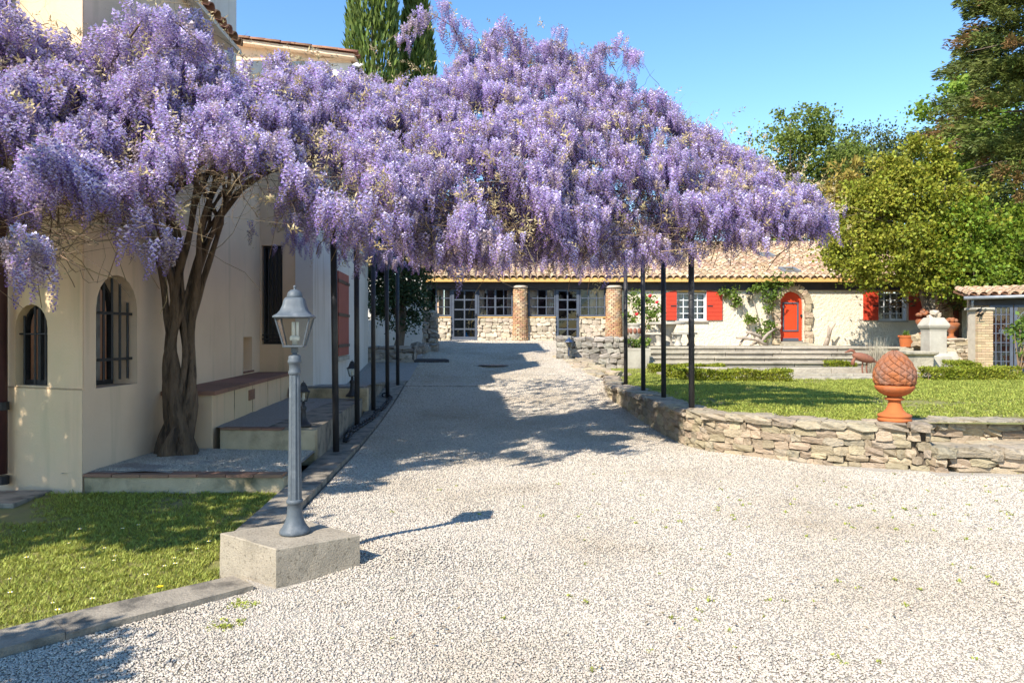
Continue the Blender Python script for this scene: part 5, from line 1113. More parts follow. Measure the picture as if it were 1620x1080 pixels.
# ================================================================ WISTERIA
WX, WY = -3.62, 7.95
wi = thing('wisteria', (WX, WY, .17), 'huge old purple flowering wisteria with twisted trunk sprawling over the pergola and house', 'wisteria')
o0 = np.array(wpos(wi))
ns = 30; TOPS = []
for k in range(13):
    a0 = k*2*math.pi/13*2+.3; pts = []; rr = []; tw = (2.2+1.2*random.random())*(1 if k % 3 else -1); orb = random.uniform(.07, .15); fan = random.uniform(.25, .75); zt_ = random.uniform(2.6, 3.15)
    for i in range(ns):
        t = i/(ns-1); z = .08+(zt_-.08)*t; up = max(0, (t-.44)/.56)
        rad = orb*(1.4-.55*min(1, t*2.5)); a = a0+tw*min(t, .6)*1.9+.3*noise.noise((k*5, t*2, 1)); fa = a0*1.7
        pts.append((WX-.03+rad*math.cos(a)*1.05+.05*noise.noise((k*7, t*4, 0))+fan*up**1.5*math.cos(fa)*.8+.1*up, WY+rad*math.sin(a)*.8+.045*noise.noise((k*7, t*4, 9))+fan*up**1.5*math.sin(fa)*.45, z))
        rr.append(lerp(.078, .042, min(1, t*2.4))*(1+.28*noise.noise((k*3.1, t*9, 4)))*(1 if k < 8 else .62)*(1-.3*up))
    TOPS.append((Vector(pts[-1]), rr[-1], Vector(pts[-1])-Vector(pts[-4])))
    mb = MB(); mb.tube(pts, rr, 9); mb.build('trunk', M['bark'], wi, True)
mb = MB(); mb.lathe([(.19, -.1), (.19, .04), (.13, .2), (.09, .5), (.05, .8), (.02, 1.0)], 22, (WX-.03, WY, .1), lambda r, z, a, j: r*(1+.16*math.sin(a*3+z*4)+.1*math.sin(a*7-z*6))); mb.build('trunk', M['bark'], wi, True)
# crown: front sheet leaning back over the pergola
TPX = [-420, -200, -60, 0, 50, 100, 160, 200, 230, 290, 340, 420, 480, 560, 640, 700, 745, 770, 820, 870, 920, 1000, 1050, 1100, 1180, 1245, 1290, 1306]
TPY = [90, 50, 45, 22, 45, 50, 70, 60, 24, 34, 84, 96, 118, 135, 143, 128, 100, 66, 76, 78, 108, 145, 168, 208, 252, 286, 318, 352]
BPX = [-420, 0, 60, 120, 190, 250, 320, 400, 480, 540, 600, 700, 800, 900, 1000, 1095, 1180, 1240, 1306]
BPY = [390, 392, 405, 352, 346, 325, 290, 300, 326, 350, 372, 388, 396, 394, 386, 388, 370, 356, 350]
DPX = [-420, 0, 250, 500, 700, 900, 1100, 1328]; DF = [5.1, 5.3, 5.8, 6.4, 7.0, 7.7, 8.3, 8.9]; LN = [1.2, 1.2, 1.5, 2.1, 2.6, 2.6, 2.1, 1.0]
def canopy(px, v):
    yt, yb = np.interp(px, TPX, TPY), np.interp(px, BPX, BPY); D = np.interp(px, DPX, DF)+np.interp(px, DPX, LN)*v**1.4
    bump = np.array([noise.noise((a/95, b*3.2, 1.7)) for a, b in zip(np.atleast_1d(px), np.atleast_1d(v))])
    D = D-.45*bump; py = yb+(yt-yb)*v; return np.stack([(px-810)/FPX*D, D, EYE-(py-HOR)/FPX*D], -1), py
def rnd_front(n):
    px = rng.uniform(-420, 1303, n); v = np.where(rng.random(n) < .8, rng.random(n), .55+.43*rng.random(n)); p, py = canopy(px, v); return px, v, p, py
# cluster centres
px, v, p, py = rnd_front(5600)
hole = np.array([noise.noise((a/60, b/45, 8.3)) for a, b in zip(px, py)])
thr = np.where(px < 460, np.where(py > 210, .08, -.06), np.where(py > 335, -.1, -.4))
gap = np.array([noise.noise((a/130, b/90, 3.3)) for a, b in zip(px, py)])
keep = (hole > thr) & ~((px > 255) & (px < 420) & (py > 262)) & ~((px > 60) & (px < 215) & (py < 92)) & ~((py > 300) & (px < 560) & (rng.random(len(px)) < .35))
C = p[keep]; cpx = px[keep]; cv = v[keep]
C = C+rng.normal(size=C.shape)*np.array([.05, .12, .05])
extra = []
def strand(pts, D, n):
    P_ = [P(a, b, D) for a, b in pts]
    pa = Path([(q.x, q.z) for q in P_])
    for k in range(n):
        q, t = pa.at(pa.L*(k+.5)/n); extra.append((q.x+random.uniform(-.05, .05), D+random.uniform(-.25, .25), q.y))
    mb = MB(); mb.tube(P_, [.013, .011, .009, .008, .006, .005, .005][:len(P_)], 5); mb.build('branch', M['bark'], wi, True)
strand([(752, 150), (744, 92), (716, 42), (690, 26), (662, 44), (640, 66), (630, 72)], 9.6, 15)
strand([(760, 150), (770, 70), (782, 46), (800, 52), (822, 72)], 9.7, 13)
strand([(862, 110), (872, 64), (880, 66), (895, 80)], 9.9, 7)
strand([(915, 125), (935, 100), (958, 76), (980, 76), (1000, 90), (1012, 112)], 9.8, 11)
strand([(1010, 160), (1030, 150), (1050, 160)], 9.8, 5)
strand([(170, 110), (205, 60), (232, 24), (262, 24), (290, 45), (320, 70)], 6.6, 14)
strand([(-20, 60), (10, 22), (30, 30), (48, 60)], 6.2, 10)
strand([(20, 400), (50, 415), (75, 425)], 5.4, 5)
strand([(205, 330), (235, 360), (250, 385), (262, 400)], 5.9, 6)
C = np.concatenate([C, np.array(extra)]); cpx = np.concatenate([cpx, np.full(len(extra), 800.)]); nf = len(C)-len(extra)
# roof of the pergola behind the sheet
nb_ = 420; bx_ = rng.uniform(-3.4, 2.9, nb_); by_ = rng.uniform(7.2, 14.8, nb_); okb = by_ > np.interp(bx_*FPX/9+810, DPX, DF)+.8
top_ = np.clip(4.3-.33*np.abs(by_-9)-.35*np.abs(bx_+.3), 2.95, 4.6); bz_ = 2.55+.028*(by_-6)+(top_-2.6)*rng.random(nb_)**.8
CB = np.stack([bx_, by_, bz_], 1)[okb & (np.array([noise.noise((a*.9, b*.9, 5)) for a, b in zip(bx_, by_)]) > np.where((bx_ > -.2) & (by_ < 11.5), -.2, .14))]
_q, _v, _p, _y = rnd_front(1500); _k = (_q > 420) & (_q < 1230) & (_v < .75) & (rng.random(1500) < .9); CB = np.concatenate([CB, _p[_k]+np.stack([0*_q[_k], .45+.4*rng.random(_k.sum()), -.06+0*_q[_k]], 1)])
_q = rng.uniform(600, 1110, 330); _p, _y = canopy(_q, .36*rng.random(330)); CB = np.concatenate([CB, _p+np.stack([0*_q, .55+.9*rng.random(330), .02+.1*rng.random(330)], 1)])
_q = rng.uniform(730, 900, 110); _p, _y = canopy(_q, .02+.36*rng.random(110)); CB = np.concatenate([CB, _p+np.stack([0*_q, .15+1.2*rng.random(110), 0*_q+.03], 1)])
_n = 760; _s = np.stack([rng.uniform(-2.5, 2.9, _n), rng.uniform(8.8, 14.9, _n), 2.75+.6*rng.random(_n)], 1)
# racemes: a few hang from every cluster like a mop
def racemes(C, lo, hi, rad):
    pts = []; rots = []; sc = []
    for c in C:
        n = random.randint(lo, hi); rad_ = rad*random.uniform(.6, 1.25); s0 = random.uniform(.8, 1.15)
        for k in range(n):
            a = random.uniform(0, 6.283); r = rad_*math.sqrt(random.random()); pts.append((c[0]+r*math.cos(a), c[1]+r*math.sin(a)-.03, c[2]+.12-.75*r*r/rad_+random.uniform(-.03, .04)))
            tl = random.gauss(.03, .09)+r*.6; rots.append((tl*math.sin(a), -tl*math.cos(a)*-1*-1, random.uniform(0, 6.283)) if False else (math.sin(a)*tl, -math.cos(a)*tl, random.uniform(0, 6.28))); sc.append(s0*random.uniform(.7, 1.15))
    return np.array(pts), np.array(rots), np.array(sc)
def raceme_mesh(seed, n=44, L=.25, w=.034, full=1.0, tones=((.79, .71, .88), (.35, .225, .57), (.2, .105, .37))):
    r = random.Random(seed); V = []; Fq = []; colr = []
    cur = r.uniform(-.03, .03)
    for i in range(n):
        t = (i+.5)/n; z = -.015-L*t; a = i*2.39996+r.uniform(-.3, .3); rad = w*(1-t)**.55*r.uniform(.75, 1.15)+.005; s = .0185*(1.15-.7*t)*r.uniform(.8, 1.2)
        d = Vector((math.cos(a), math.sin(a), 0)); sd = Vector((-d.y, d.x, 0)); c = Vector((cur*t*t*4, 0, z))+d*rad; up = (Vector((0, 0, 1))*.9+d*.5).normalized()
        pale = Vector(tones[0]); deep = Vector(tones[1]).lerp(Vector(tones[2]), t); k = r.uniform(.78, 1.18)
        b = len(V)
        V += [c-sd*s, c+up*s*.1, c+sd*s, c+up*s*1.35+d*s*.2]; Fq.append((b, b+1, b+2, b+3)); colr += [pale.lerp(deep, min(1, t*.9))*k]*4
        b = len(V); V += [c-sd*s*.5+d*s*.2, c+d*s*1.3-up*s*.45, c+sd*s*.5+d*s*.2, c+up*s*.3+d*s*.6]; Fq.append((b, b+1, b+2, b+3)); colr += [deep*k*1.05]*4
        b = len(V); q = Vector((cur*t*t*4, 0, z)); V += [q, q+Vector((0, 0, .004)), c+Vector((0, 0, .003)), c]; Fq.append((b, b+1, b+2, b+3)); colr += [Vector((.32, .22, .2))]*4
    me = npmesh('flower_raceme', np.array([v[:] for v in V]), np.array(Fq), M['petal'])
    at_ = me.color_attributes.new('tone', 'FLOAT_COLOR', 'POINT'); at_.data.foreach_set('color', np.array([(c[0], c[1], c[2], 1) for c in colr], np.float32).ravel())
    return me
M['petal'] = leafmat('wisteria_petal', (.5, .45, .8), None, trans=.22, island=.0, attr='tone', rough=.6)
_n = M['petal'].node_tree; _b = _n.nodes['Principled BSDF']; _l = _b.inputs['Base Color'].links[0].from_socket
_oi = _n.nodes.new('ShaderNodeObjectInfo'); _h = _n.nodes.new('ShaderNodeHueSaturation'); _r = _n.nodes.new('ShaderNodeMapRange'); _r.inputs[3].default_value = .7; _r.inputs[4].default_value = 1.15
_n.links.new(_oi.outputs['Random'], _r.inputs[0]); _n.links.new(_r.outputs[0], _h.inputs['Value']); _n.links.new(_l, _h.inputs['Color'])
_r2 = _n.nodes.new('ShaderNodeMapRange'); _r2.inputs[3].default_value = .485; _r2.inputs[4].default_value = .52; _m2 = _n.nodes.new('ShaderNodeMath'); _m2.operation = 'FRACT'; _m3 = _n.nodes.new('ShaderNodeMath'); _m3.operation = 'MULTIPLY'; _m3.inputs[1].default_value = 9.7
_n.links.new(_oi.outputs['Random'], _m3.inputs[0]); _n.links.new(_m3.outputs[0], _m2.inputs[0]); _n.links.new(_m2.outputs[0], _r2.inputs[0]); _n.links.new(_r2.outputs[0], _h.inputs['Hue'])
for _q in [n for n in _n.nodes if n.bl_idname in ('ShaderNodeBsdfPrincipled', 'ShaderNodeBsdfTranslucent')]: _n.links.new(_h.outputs[0], _q.inputs[0])
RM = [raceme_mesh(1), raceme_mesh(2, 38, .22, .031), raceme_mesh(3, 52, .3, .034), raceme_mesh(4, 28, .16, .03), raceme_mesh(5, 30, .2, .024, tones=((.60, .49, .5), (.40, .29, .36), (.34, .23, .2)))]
ap, ar, as_ = racemes(C, 4, 7, .15); bp_, br_, bs_ = racemes(CB, 4, 8, .26)
def fleck(q):
    # shafts cut through the flowers along the sun direction, so flecks reach the drive
    h = q[:, 2]; gx, gy = q[:, 0]-SUN.x/SUN.z*h, q[:, 1]-SUN.y/SUN.z*h
    f = np.array([noise.noise((a*1.35, b*1.9, 6.1))+.45*noise.noise((a*3.6, b*4.6, 2.2)) for a, b in zip(gx, gy)]); return (f < .07) | (q[:, 0]/q[:, 1]*FPX+810 < 400) | (gy > 26) | ((q[:, 2]-EYE)/q[:, 1] > .3)
_f = fleck(ap); ap, ar, as_ = ap[_f], ar[_f], as_[_f]; _f = fleck(bp_); bp_, br_, bs_ = bp_[_f], br_[_f], bs_[_f]
pxs = ap[:, 0]/ap[:, 1]*FPX+810; inview = (pxs > 5) & (pxs < 1615) & (EYE-(ap[:, 2]-EYE) < 99)
score = np.where(inview, as_/ap[:, 1]*(1+0*rng.random(len(ap))), 0)
# the ones that show largest: nearest of the front sheet, spread over it
front = np.argsort(-score-.04*rng.random(len(ap)))[:300]; rest = np.ones(len(ap), bool); rest[front] = False
vid = rng.choice(5, len(ap), p=[.28, .26, .22, .16, .08])
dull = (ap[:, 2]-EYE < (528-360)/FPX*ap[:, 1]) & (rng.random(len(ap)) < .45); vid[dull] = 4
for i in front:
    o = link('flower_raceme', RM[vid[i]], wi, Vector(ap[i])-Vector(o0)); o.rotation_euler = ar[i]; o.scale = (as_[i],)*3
sp_, sr_, ss_ = racemes(_s, 1, 2, .1); bp_, br_, bs_ = np.concatenate([bp_, sp_]), np.concatenate([br_, sr_]), np.concatenate([bs_, ss_])
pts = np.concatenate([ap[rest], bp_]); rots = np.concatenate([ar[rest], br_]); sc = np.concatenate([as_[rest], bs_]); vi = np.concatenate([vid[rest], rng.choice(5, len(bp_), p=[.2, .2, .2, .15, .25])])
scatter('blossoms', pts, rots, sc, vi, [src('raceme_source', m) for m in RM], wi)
# young bronze shoots among the flowers
def shoot_mesh(seed):
    r = random.Random(seed); n = 11; C_ = []; A = []; B = []
    for i in range(n):
        t = i/n; a = i*2.4; d = np.array([math.cos(a), math.sin(a), .55]); C_.append([.02*t, 0, .13*t]); A.append(d*.036*r.uniform(.6, 1.3)); B.append(np.cross(d, [0, 0, 1])*.0065)
    V, Fq = quads(np.array(C_), np.array(A), np.array(B)); me = npmesh('shoot', V, Fq, M['shoot']); return me
M['shoot'] = leafmat('bronze_shoot', (.55, .42, .25), (.42, .31, .13), trans=.3, scale=3, island=.5)
_i = rng.choice(len(C), 2300); sp = C[_i]+rng.normal(size=(2300, 3))*np.array([.16, .14, .15])+np.array([0, 0, .05]); _j = rng.choice(len(CB), 700); sp = np.concatenate([sp, CB[_j]+rng.normal(size=(700, 3))*.22])
scatter('young_shoots', sp, rng.uniform(-1.4, 1.4, (len(sp), 3))*np.array([1, 1, 3]), rng.uniform(.7, 1.5, len(sp)), rng.integers(0, 3, len(sp)), [src('shoot_source', shoot_mesh(k)) for k in range(3)], wi)
# twigs and limbs
def twigs(name, S_, E_, r, sag=.12, n=5, sides=3, mt='twig'):
    m = len(S_); T = np.linspace(0, 1, n)[None, :, None]; mid = (S_+E_)/2+rng.normal(size=(m, 3))*sag+np.array([0, 0, sag*.6])
    Q = S_[:, None]*(1-T)**2+2*mid[:, None]*T*(1-T)+E_[:, None]*T**2
    Q = Q+rng.normal(size=Q.shape)*.012*(T > 0)
    d = E_-S_; d /= np.linalg.norm(d, axis=1, keepdims=True)+1e-9; a = np.cross(d, unit(m)); a /= np.linalg.norm(a, axis=1, keepdims=True)+1e-9; b = np.cross(d, a)
    rr = (r*(.6+.8*rng.random(m)))[:, None, None]*(1-.6*T)
    V = np.stack([Q+rr*(a[:, None]*math.cos(2*math.pi*k/sides)+b[:, None]*math.sin(2*math.pi*k/sides)) for k in range(sides)], 2).reshape(-1, 3)
    base = (np.arange(m)*n*sides)[:, None, None]; i = np.arange(n-1)[None, :, None]*sides; k = np.arange(sides)[None, None, :]; k2 = (k+1) % sides
    Fq = np.stack([base+i+k, base+i+k2, base+i+sides+k2, base+i+sides+k], -1).reshape(-1, 4)
    o = link(name, npmesh(name, V-o0, Fq, M[mt], True), wi); o['kind'] = 'stuff'; return o
ax_ = rng.choice(len(C), 3300); S_ = C[ax_]+rng.normal(size=(3300, 3))*.1; far_ = S_+np.stack([rng.normal(size=3300)*.28-.1, .15+rng.random(3300)*.75, rng.normal(size=3300)*.22-.2], 1)
q1, q2, q3, q4 = rnd_front(5200); lowm = (q2 < .3) | ((rng.random(5200) < .7) & (q2 < .82)); S2 = q3[lowm]+np.array([0, .3, -.05]); E2 = S2+rng.normal(size=S2.shape)*np.array([.36, .2, .14])
jb = rng.choice(len(CB), 900); S3 = CB[jb]; E3 = S3+rng.normal(size=S3.shape)*np.array([.45, .6, .15])
_S, _E = np.concatenate([far_, S2, S3]), np.concatenate([S_, E2, E3]); _f = fleck((_S+_E)/2) & (rng.random(len(_S)) < .85); twigs('twigs', _S[_f], _E[_f], .0042, .16, 6)
# wispy tendrils above the outline and below
q1 = rng.uniform(0, 1290, 130); v1 = np.where(rng.random(130) < .6, 1.0, .02); t1, _ = canopy(q1, v1); e1 = t1+np.stack([rng.normal(size=130)*.12, rng.normal(size=130)*.1, np.where(v1 > .5, .22, -.28)*rng.random(130)*1.5], 1)
twigs('tendrils', t1, e1, .0022, .2, 8)
for k in range(30):
    tp, r0, dr0 = TOPS[k % 13]; a = random.uniform(0, 1250) if k > 12 else random.uniform(60, 620); vv = random.uniform(.25, .8); e, _ = canopy(np.array([a]), np.array([vv])); e = Vector(e[0])+Vector((0, .6, 0))
    dr0 = dr0.normalized(); L_ = (e-tp).length; c1 = tp+dr0*L_*.3; c2 = tp.lerp(e, .65)+Vector((random.uniform(-.2, .2), .25, .25)); pp = []
    for i in range(11):
        t = i/10; q = tp*(1-t)**3+c1*3*t*(1-t)**2+c2*3*t*t*(1-t)+e*t**3; pp.append(q+Vector([.05*noise.noise((k*3.3, t*6, d_)) for d_ in (0, 5, 9)])*min(1, 4*t))
    mb = MB(); mb.tube(pp, [max(.008, r0*(1-.72*i/10)) for i in range(11)], 8); mb.build('branch', M['bark'], wi, True)
# ================================================================ TREES
def tree(name, c, label, blobs, n, size, key, top=None, r0=.25, clumps=80, spread=.22, aspect=.45, shell=.6, group=None, bark='tree_bark', nl=9, droop=-.1):
    t = thing(name, c, label, 'tree', group); c = Vector(c); B = [(c.x+b[0], c.y+b[1], c.z+b[2], b[3], b[4], b[5]) for b in blobs]
    limbs(t, c, Vector(B[0][:3]) if top is None else Vector(top), r0, B, M[bark], nl)
    foliage('crown', B, n, size, M[key], t, clumps, spread, aspect, shell, droop); return t
def spire(name, c, h, r, label, n, key, group=None):
    t = thing(name, c, label, 'tree', group); c = Vector(c)
    mb = MB(); mb.tube([c, c+Vector((0, 0, h*.6))], [.22, .06], 8); mb.build('trunk', M['tree_bark'], t)
    u = rng.random(n)**.8; a = rng.random(n)*6.283; flame = np.sin(np.pi*np.clip(u*.86+.12, 0, 1))**.6*(1+.1*np.sin(a*5+u*18)); rr = r*flame*(.72+.3*rng.random(n))
    p_ = np.stack([c.x+rr*np.cos(a), c.y+rr*np.sin(a), c.z+.3+u*h], 1); A = np.stack([np.cos(a)*.22, np.sin(a)*.22, 0*a+1], 1)+rng.normal(size=(n, 3))*.16; A /= np.linalg.norm(A, axis=1, keepdims=True); B = np.cross(A, unit(n)); B /= np.linalg.norm(B, axis=1, keepdims=True)+1e-9; s = (.22+.3*rng.random((n, 1)))
    V, Fq = quads(p_-np.array(c), A*s, B*s*.12); link('crown', npmesh('crown', V, Fq, M[key]), t); return t
spire('cypress_tree', (X(590, 30), 30, 1.1), 22, 1.03, 'broad dark green cypress rising behind the house roof next to the floodlight', 19000, 'cypress', 'cypresses behind the house')
spire('cypress_tree', (X(659, 31.5), 31.5, 1.1), 15.6, .9, 'slimmer cypress right of the broad one, partly behind the arching wisteria strand', 13000, 'cypress', 'cypresses behind the house')
c = (X(652, 20.6), 20.65, .7)
t = tree('yew_tree', (X(628, 20.9), 20.9, .7), 'dark clipped yew hanging over the low stone wall beside the drive', [(-.1, 0, 2.3, 1.15, .8, 1.3), (.35, -.1, 2.9, .95, .8, 1.4), (-.55, .1, 3.3, .8, .7, 1.3), (.05, 0, 1.55, .85, .6, .7), (.2, 0, 3.9, .9, .7, 1.0)], 15000, .1, 'yew', (X(640, 20.9), 20.9, 2.6), .16, 170, .2, .3, .55)
tree('laurel_tree', (X(1484, 23.2), 23.25, 1.07), 'large golden green laurel bush overhanging the farmhouse roof and right window', [(b[0]-.88, b[1], b[2], b[3], b[4], b[5]) for b in [(-.2, 0, 3.9, 1.5, 1.3, 1.5), (-1.6, .1, 3.3, 1.0, .9, 1.0), (1.2, 0, 3.4, 1.3, 1.2, 1.2), (.1, 0, 5.2, 1.1, 1.0, 1.0), (-1.0, -.1, 2.5, 1.2, .9, .65), (.5, -.2, 2.4, 1.2, 1.0, .7), (1.6, -.2, 2.6, .9, .8, .6), (.45, 0, 6.1, .7, .7, .65), (-1.2, 0, 4.8, .8, .8, .75), (-2.0, 0, 4.2, .6, .6, .7), (1.4, 0, 4.8, .9, .8, .8), (-.5, 0, 5.7, .6, .6, .6), (-2.1, -.1, 2.7, .6, .6, .5), (1.0, 0, 5.6, .6, .6, .6)]], 50000, .095, 'laurel', None, .16, 300, .2, .42, .4)
tree('evergreen_shrub', (X(1560, 22.6), 22.6, .6), 'bright green evergreen shrub joining the golden laurel behind the pavilion roof', [(-.4, 0, 3.0, 1.3, .9, 1.2), (.7, .2, 3.1, 1.3, .9, 1.4), (-.6, 0, 4.2, .8, .8, .9), (1.6, .4, 3.6, 1.2, 1.0, 1.6)], 24000, .1, 'laurel_green', None, .12, 260, .17, .42, .55)
t = thing('conifer_tree', (X(1650, 25), 25.2, .6), 'tall old conifer with bronze brown tips towering over the pavilion at the right', 'tree'); cc = Vector(t.location)
mb = MB(); mb.tube([cc+Vector((.08*k*(k % 2), 0, k*1.7)) for k in range(10)], [.42-.035*k for k in range(10)], 10); mb.build('trunk', M['tree_bark'], t, True)
def sprays(name, nb, per, key, seed, zlo=2.2, zhi=15.5, tip=False):
    r = np.random.default_rng(seed); P_ = []; A_ = []
    for b in range(nb):
        z = zlo+(zhi-zlo)*r.random(); L_ = (3.9-.1*z)*(.65+.45*r.random())*(1+.22*math.sin(z*2.3)); a = r.random()*6.283; d = np.array([math.cos(a), math.sin(a), 0]); up = .25*r.random()-.1
        m = per; s = r.random(m)**.6 if not tip else .7+.34*r.random(m); wid = .2*L_*(1.1-s)**.7*.75
        q = np.array(cc)+np.array([0, 0, z])+d*(s*L_)[:, None]+np.array([-d[1], d[0], 0])*(r.normal(size=m)*wid*.55)[:, None]; q[:, 2] += up*s*L_-.14*(s*L_)**1.15+r.normal(size=m)*.11
        P_.append(q); A_.append(d*.9+r.normal(size=(m, 3))*.34+np.array([0, 0, -.05]))
    P_ = np.concatenate(P_); A_ = np.concatenate(A_); A_ /= np.linalg.norm(A_, axis=1, keepdims=True); B_ = np.cross(A_, unit(len(A_))); B_ /= np.linalg.norm(B_, axis=1, keepdims=True)+1e-9; s = .1+.17*r.random((len(A_), 1))
    V, Fq = quads(P_-np.array(cc), A_*s, B_*s*.12); link(name, npmesh(name, V, Fq, M[key]), t)
sprays('crown', 290, 560, 'conifer', 3); sprays('brown_tips', 95, 170, 'conifer_brown', 5, tip=True)
for k in range(26):
    z = 2.4+k*.5; a = k*2.4; d = Vector((math.cos(a), math.sin(a), 0)); mb = MB(); mb.tube([cc+Vector((0, 0, z)), cc+d*1.2+Vector((0, 0, z+.05)), cc+d*2.4+Vector((0, 0, z-.2))], [.06, .04, .012], 5); mb.build('branch', M['tree_bark'], t)
tree('lime_tree', (X(1530, 34), 34, 1.1), 'fresh light green broadleaf tree peeping out left of the tall conifer', [(-.3, 0, 8.4, 1.6, 1.5, 1.7), (-.6, 0, 10.6, 1.5, 1.3, 1.6), (.6, 0, 11.8, 1.5, 1.4, 1.4), (-.5, 0, 6, 1.8, 1.4, 1.6), (1.6, 0, 9, 1.8, 1.5, 2)], 17000, .16, 'bright', None, .22, 150, .2, .5, .5)
tree('oak_tree', (X(1255, 44), 44, 1.1), 'airy spring green oak on the skyline right of the wisteria', [(0, 0, 10.6, 3.4, 2.6, 2.6), (-2.2, 0, 9.2, 2.2, 2, 2.0), (2.0, 0, 10.6, 2.6, 2.2, 2.2), (.3, 0, 12.7, 2.2, 2, 1.4), (-1.0, 0, 7.2, 3.4, 2.5, 2.0), (2.8, 0, 8.0, 2.2, 2.0, 2.0), (-3.6, 0, 10.2, 1.5, 1.5, 1.5), (-3.9, 0, 8.4, 1.8, 1.5, 1.4)], 27000, .15, 'oak', None, .32, 330, .13, .5, .5, nl=26)
tree('holm_oak_tree', (X(1378, 47), 47, 1.1), 'dark grey green holm oak between the airy oak and the conifer', [(0, 0, 11.4, 3.0, 2.2, 2.4), (-1.6, 0, 10, 2.4, 2, 2.3), (1.7, 0, 10.6, 2.2, 2.2, 2.4), (0, 0, 7, 3.4, 2.4, 2.0)], 26000, .15, 'holm', None, .3, 240, .17, .5, .6)
bt_ = thing('bamboo_clump', (X(1335, 37.5), 37.5, 1.1), 'yellow green bamboo clump behind the farmhouse roof left of the laurel', 'bamboo')
B_ = [(X(1325, 37.5)+dx, 37.5, z, .35, .5, 1.5) for dx, z in ((-.4, 6), (0, 7.2), (.45, 6.2), (1.0, 7.4), (1.6, 6.6), (2.3, 7.6), (3.0, 7.2), (-.7, 5.2), (.9, 9.0), (2.4, 9.2), (-.1, 8.7))]
foliage('foliage', B_, 6500, .3, M['bamboo'], bt_, 130, .3, .16, .3, .3, .3)
for k in range(22):
    x = X(1325, 37.5)+random.uniform(-.9, 3.3); mb = MB(); mb.tube([(x, 37.5, 1), (x+.05, 37.5, 5), (x+random.uniform(-.3, .3), 37.4, random.uniform(7, 9.6))], [.04, .035, .01], 5); mb.build('stem', M['bamboo'], bt_)
tree('hedge_tree', (X(1640, 36), 36, 1.1), 'dense green tree filling the background behind the conifer', [(0, 0, 5, 4, 2, 4), (3, 0, 7, 4, 2, 5), (-2.4, 0, 4, 2.4, 1.5, 2.6)], 9000, .28, 'oak', None, .3, 140, .18, .5, .6)
# tree and shrub on the house side whose shade falls on the bay and the grass
tree('almond_tree', (-6.5, 2.3, -.1), 'leafy tree beside the camera whose shade dapples the front lawn and bay', [(.1, .8, 3.9, 1.2, .8, .5), (-.8, 1.0, 4.4, 1.3, 1.0, .8), (1.0, 1.1, 4.0, 1.0, .7, .5), (-.4, 2.0, 3.8, 1.3, 1.0, 1.0), (1.7, .3, 3.7, .9, .45, .4), (1.9, 1.3, 4.3, .8, .5, .4), (.6, .1, 3.4, .8, .5, .4)], 5200, .13, 'oak', None, .16, 110, .2, .5, .4)
t = thing('round_shrub', (-3.55, 1.45, -.2), 'ball clipped shrub whose round shadow falls on the lawn kerb', 'shrub')
foliage('foliage', [(-3.55, 1.45, 1.75, .46, .46, .42)], 5000, .06, M['yew'], t, 300, .2, .45, .6); mb = MB(); mb.tube([(-3.55, 1.45, -.2), (-3.55, 1.45, 1.6)], .05, 8); mb.build('trunk', M['tree_bark'], t)
# ================================================================ GRAVEL AND GRASS
def pebble(seed):
    r = random.Random(seed); me = STONES['stone_pale'][seed % 10]; V = np.array([v.co[:] for v in me.vertices])*np.array([1, .85, .5])+np.random.default_rng(seed).normal(size=(26, 3))*.05
    q = npmesh('pebble', V*.0094, np.array([p_.vertices[:] for p_ in me.polygons]), M['pebble']); return q
n = 1000000; D_ = rng.uniform(2.7**.7, 27**.7, n)**(1/.7); x_ = rng.uniform(-.78, .9, n)*D_; ok = (x_ > np.where(D_ > 4.2, -1.76-.06*(D_-5.57)+.03, -1.46-(4.25-D_)*1.0)) & (x_ < np.where(D_ > 7.9, np.interp(D_, [7.9, 8.33, 8.8, 9.2, 9.8, 10.4, 11.8, 13.3, 14.4, 15.5, 17.6, 20.9, 21.1, 27], [4.0, 3.5, 2.95, 2.45, 2.2, 2.15, 2.1, 2.0, 1.9, 2.0, 2.2, 1.7, 1.3, 3.3]), 9)) & ~((np.abs(x_+1.396)+np.abs(D_-4.585)) < .42) & ~((D_ > 7.65) & (x_ > 4.5))
x_, D_ = x_[ok], D_[ok]; z_ = np.array([drive_z(a, b) for a, b in zip(x_, D_)])+.004
scatter('gravel', np.stack([x_, D_, z_], 1), rng.normal(size=(len(x_), 3))*np.array([.35, .35, 4]), rng.uniform(.55, 1.3, len(x_))*np.interp(D_, [3, 6, 12, 21, 27], [1, 1.3, 1.8, 2.4, 2.8]), rng.integers(0, 6, len(x_)), [src('pebble_source', pebble(k)) for k in range(6)])
n = 16000; x_ = rng.uniform(-4.1, -2.15, n); D_ = rng.uniform(6.98, 8.3, n); ok = x_ < -2.14-.072*(D_-6.9)-.02; x_, D_ = x_[ok], D_[ok]
scatter('bed_gravel', np.stack([x_, D_, np.full(len(x_), .175)+.02*np.maximum(0, 1-np.abs(x_+3.6))], 1), rng.uniform(0, 6.28, (len(x_), 3)), rng.uniform(.55, 1.25, len(x_)), rng.integers(0, 6, len(x_)), [src('pebble_source', pebble(k)) for k in range(6)])
def tuft(seed, nb, h, w):
    r = np.random.default_rng(seed); a = r.random(nb)*6.283; ln = h*(.5+.7*r.random(nb)); le = .25+.75*r.random(nb); base = np.stack([r.normal(size=nb)*h*.5, r.normal(size=nb)*h*.5, 0*a-.004], 1)
    A = np.stack([np.cos(a)*le*ln, np.sin(a)*le*ln, ln*.8], 1); B = np.stack([-np.sin(a), np.cos(a), 0*a], 1)*w; V, Fq = quads(base, A, B, .3); return npmesh('tuft', V, Fq, M['grass'])
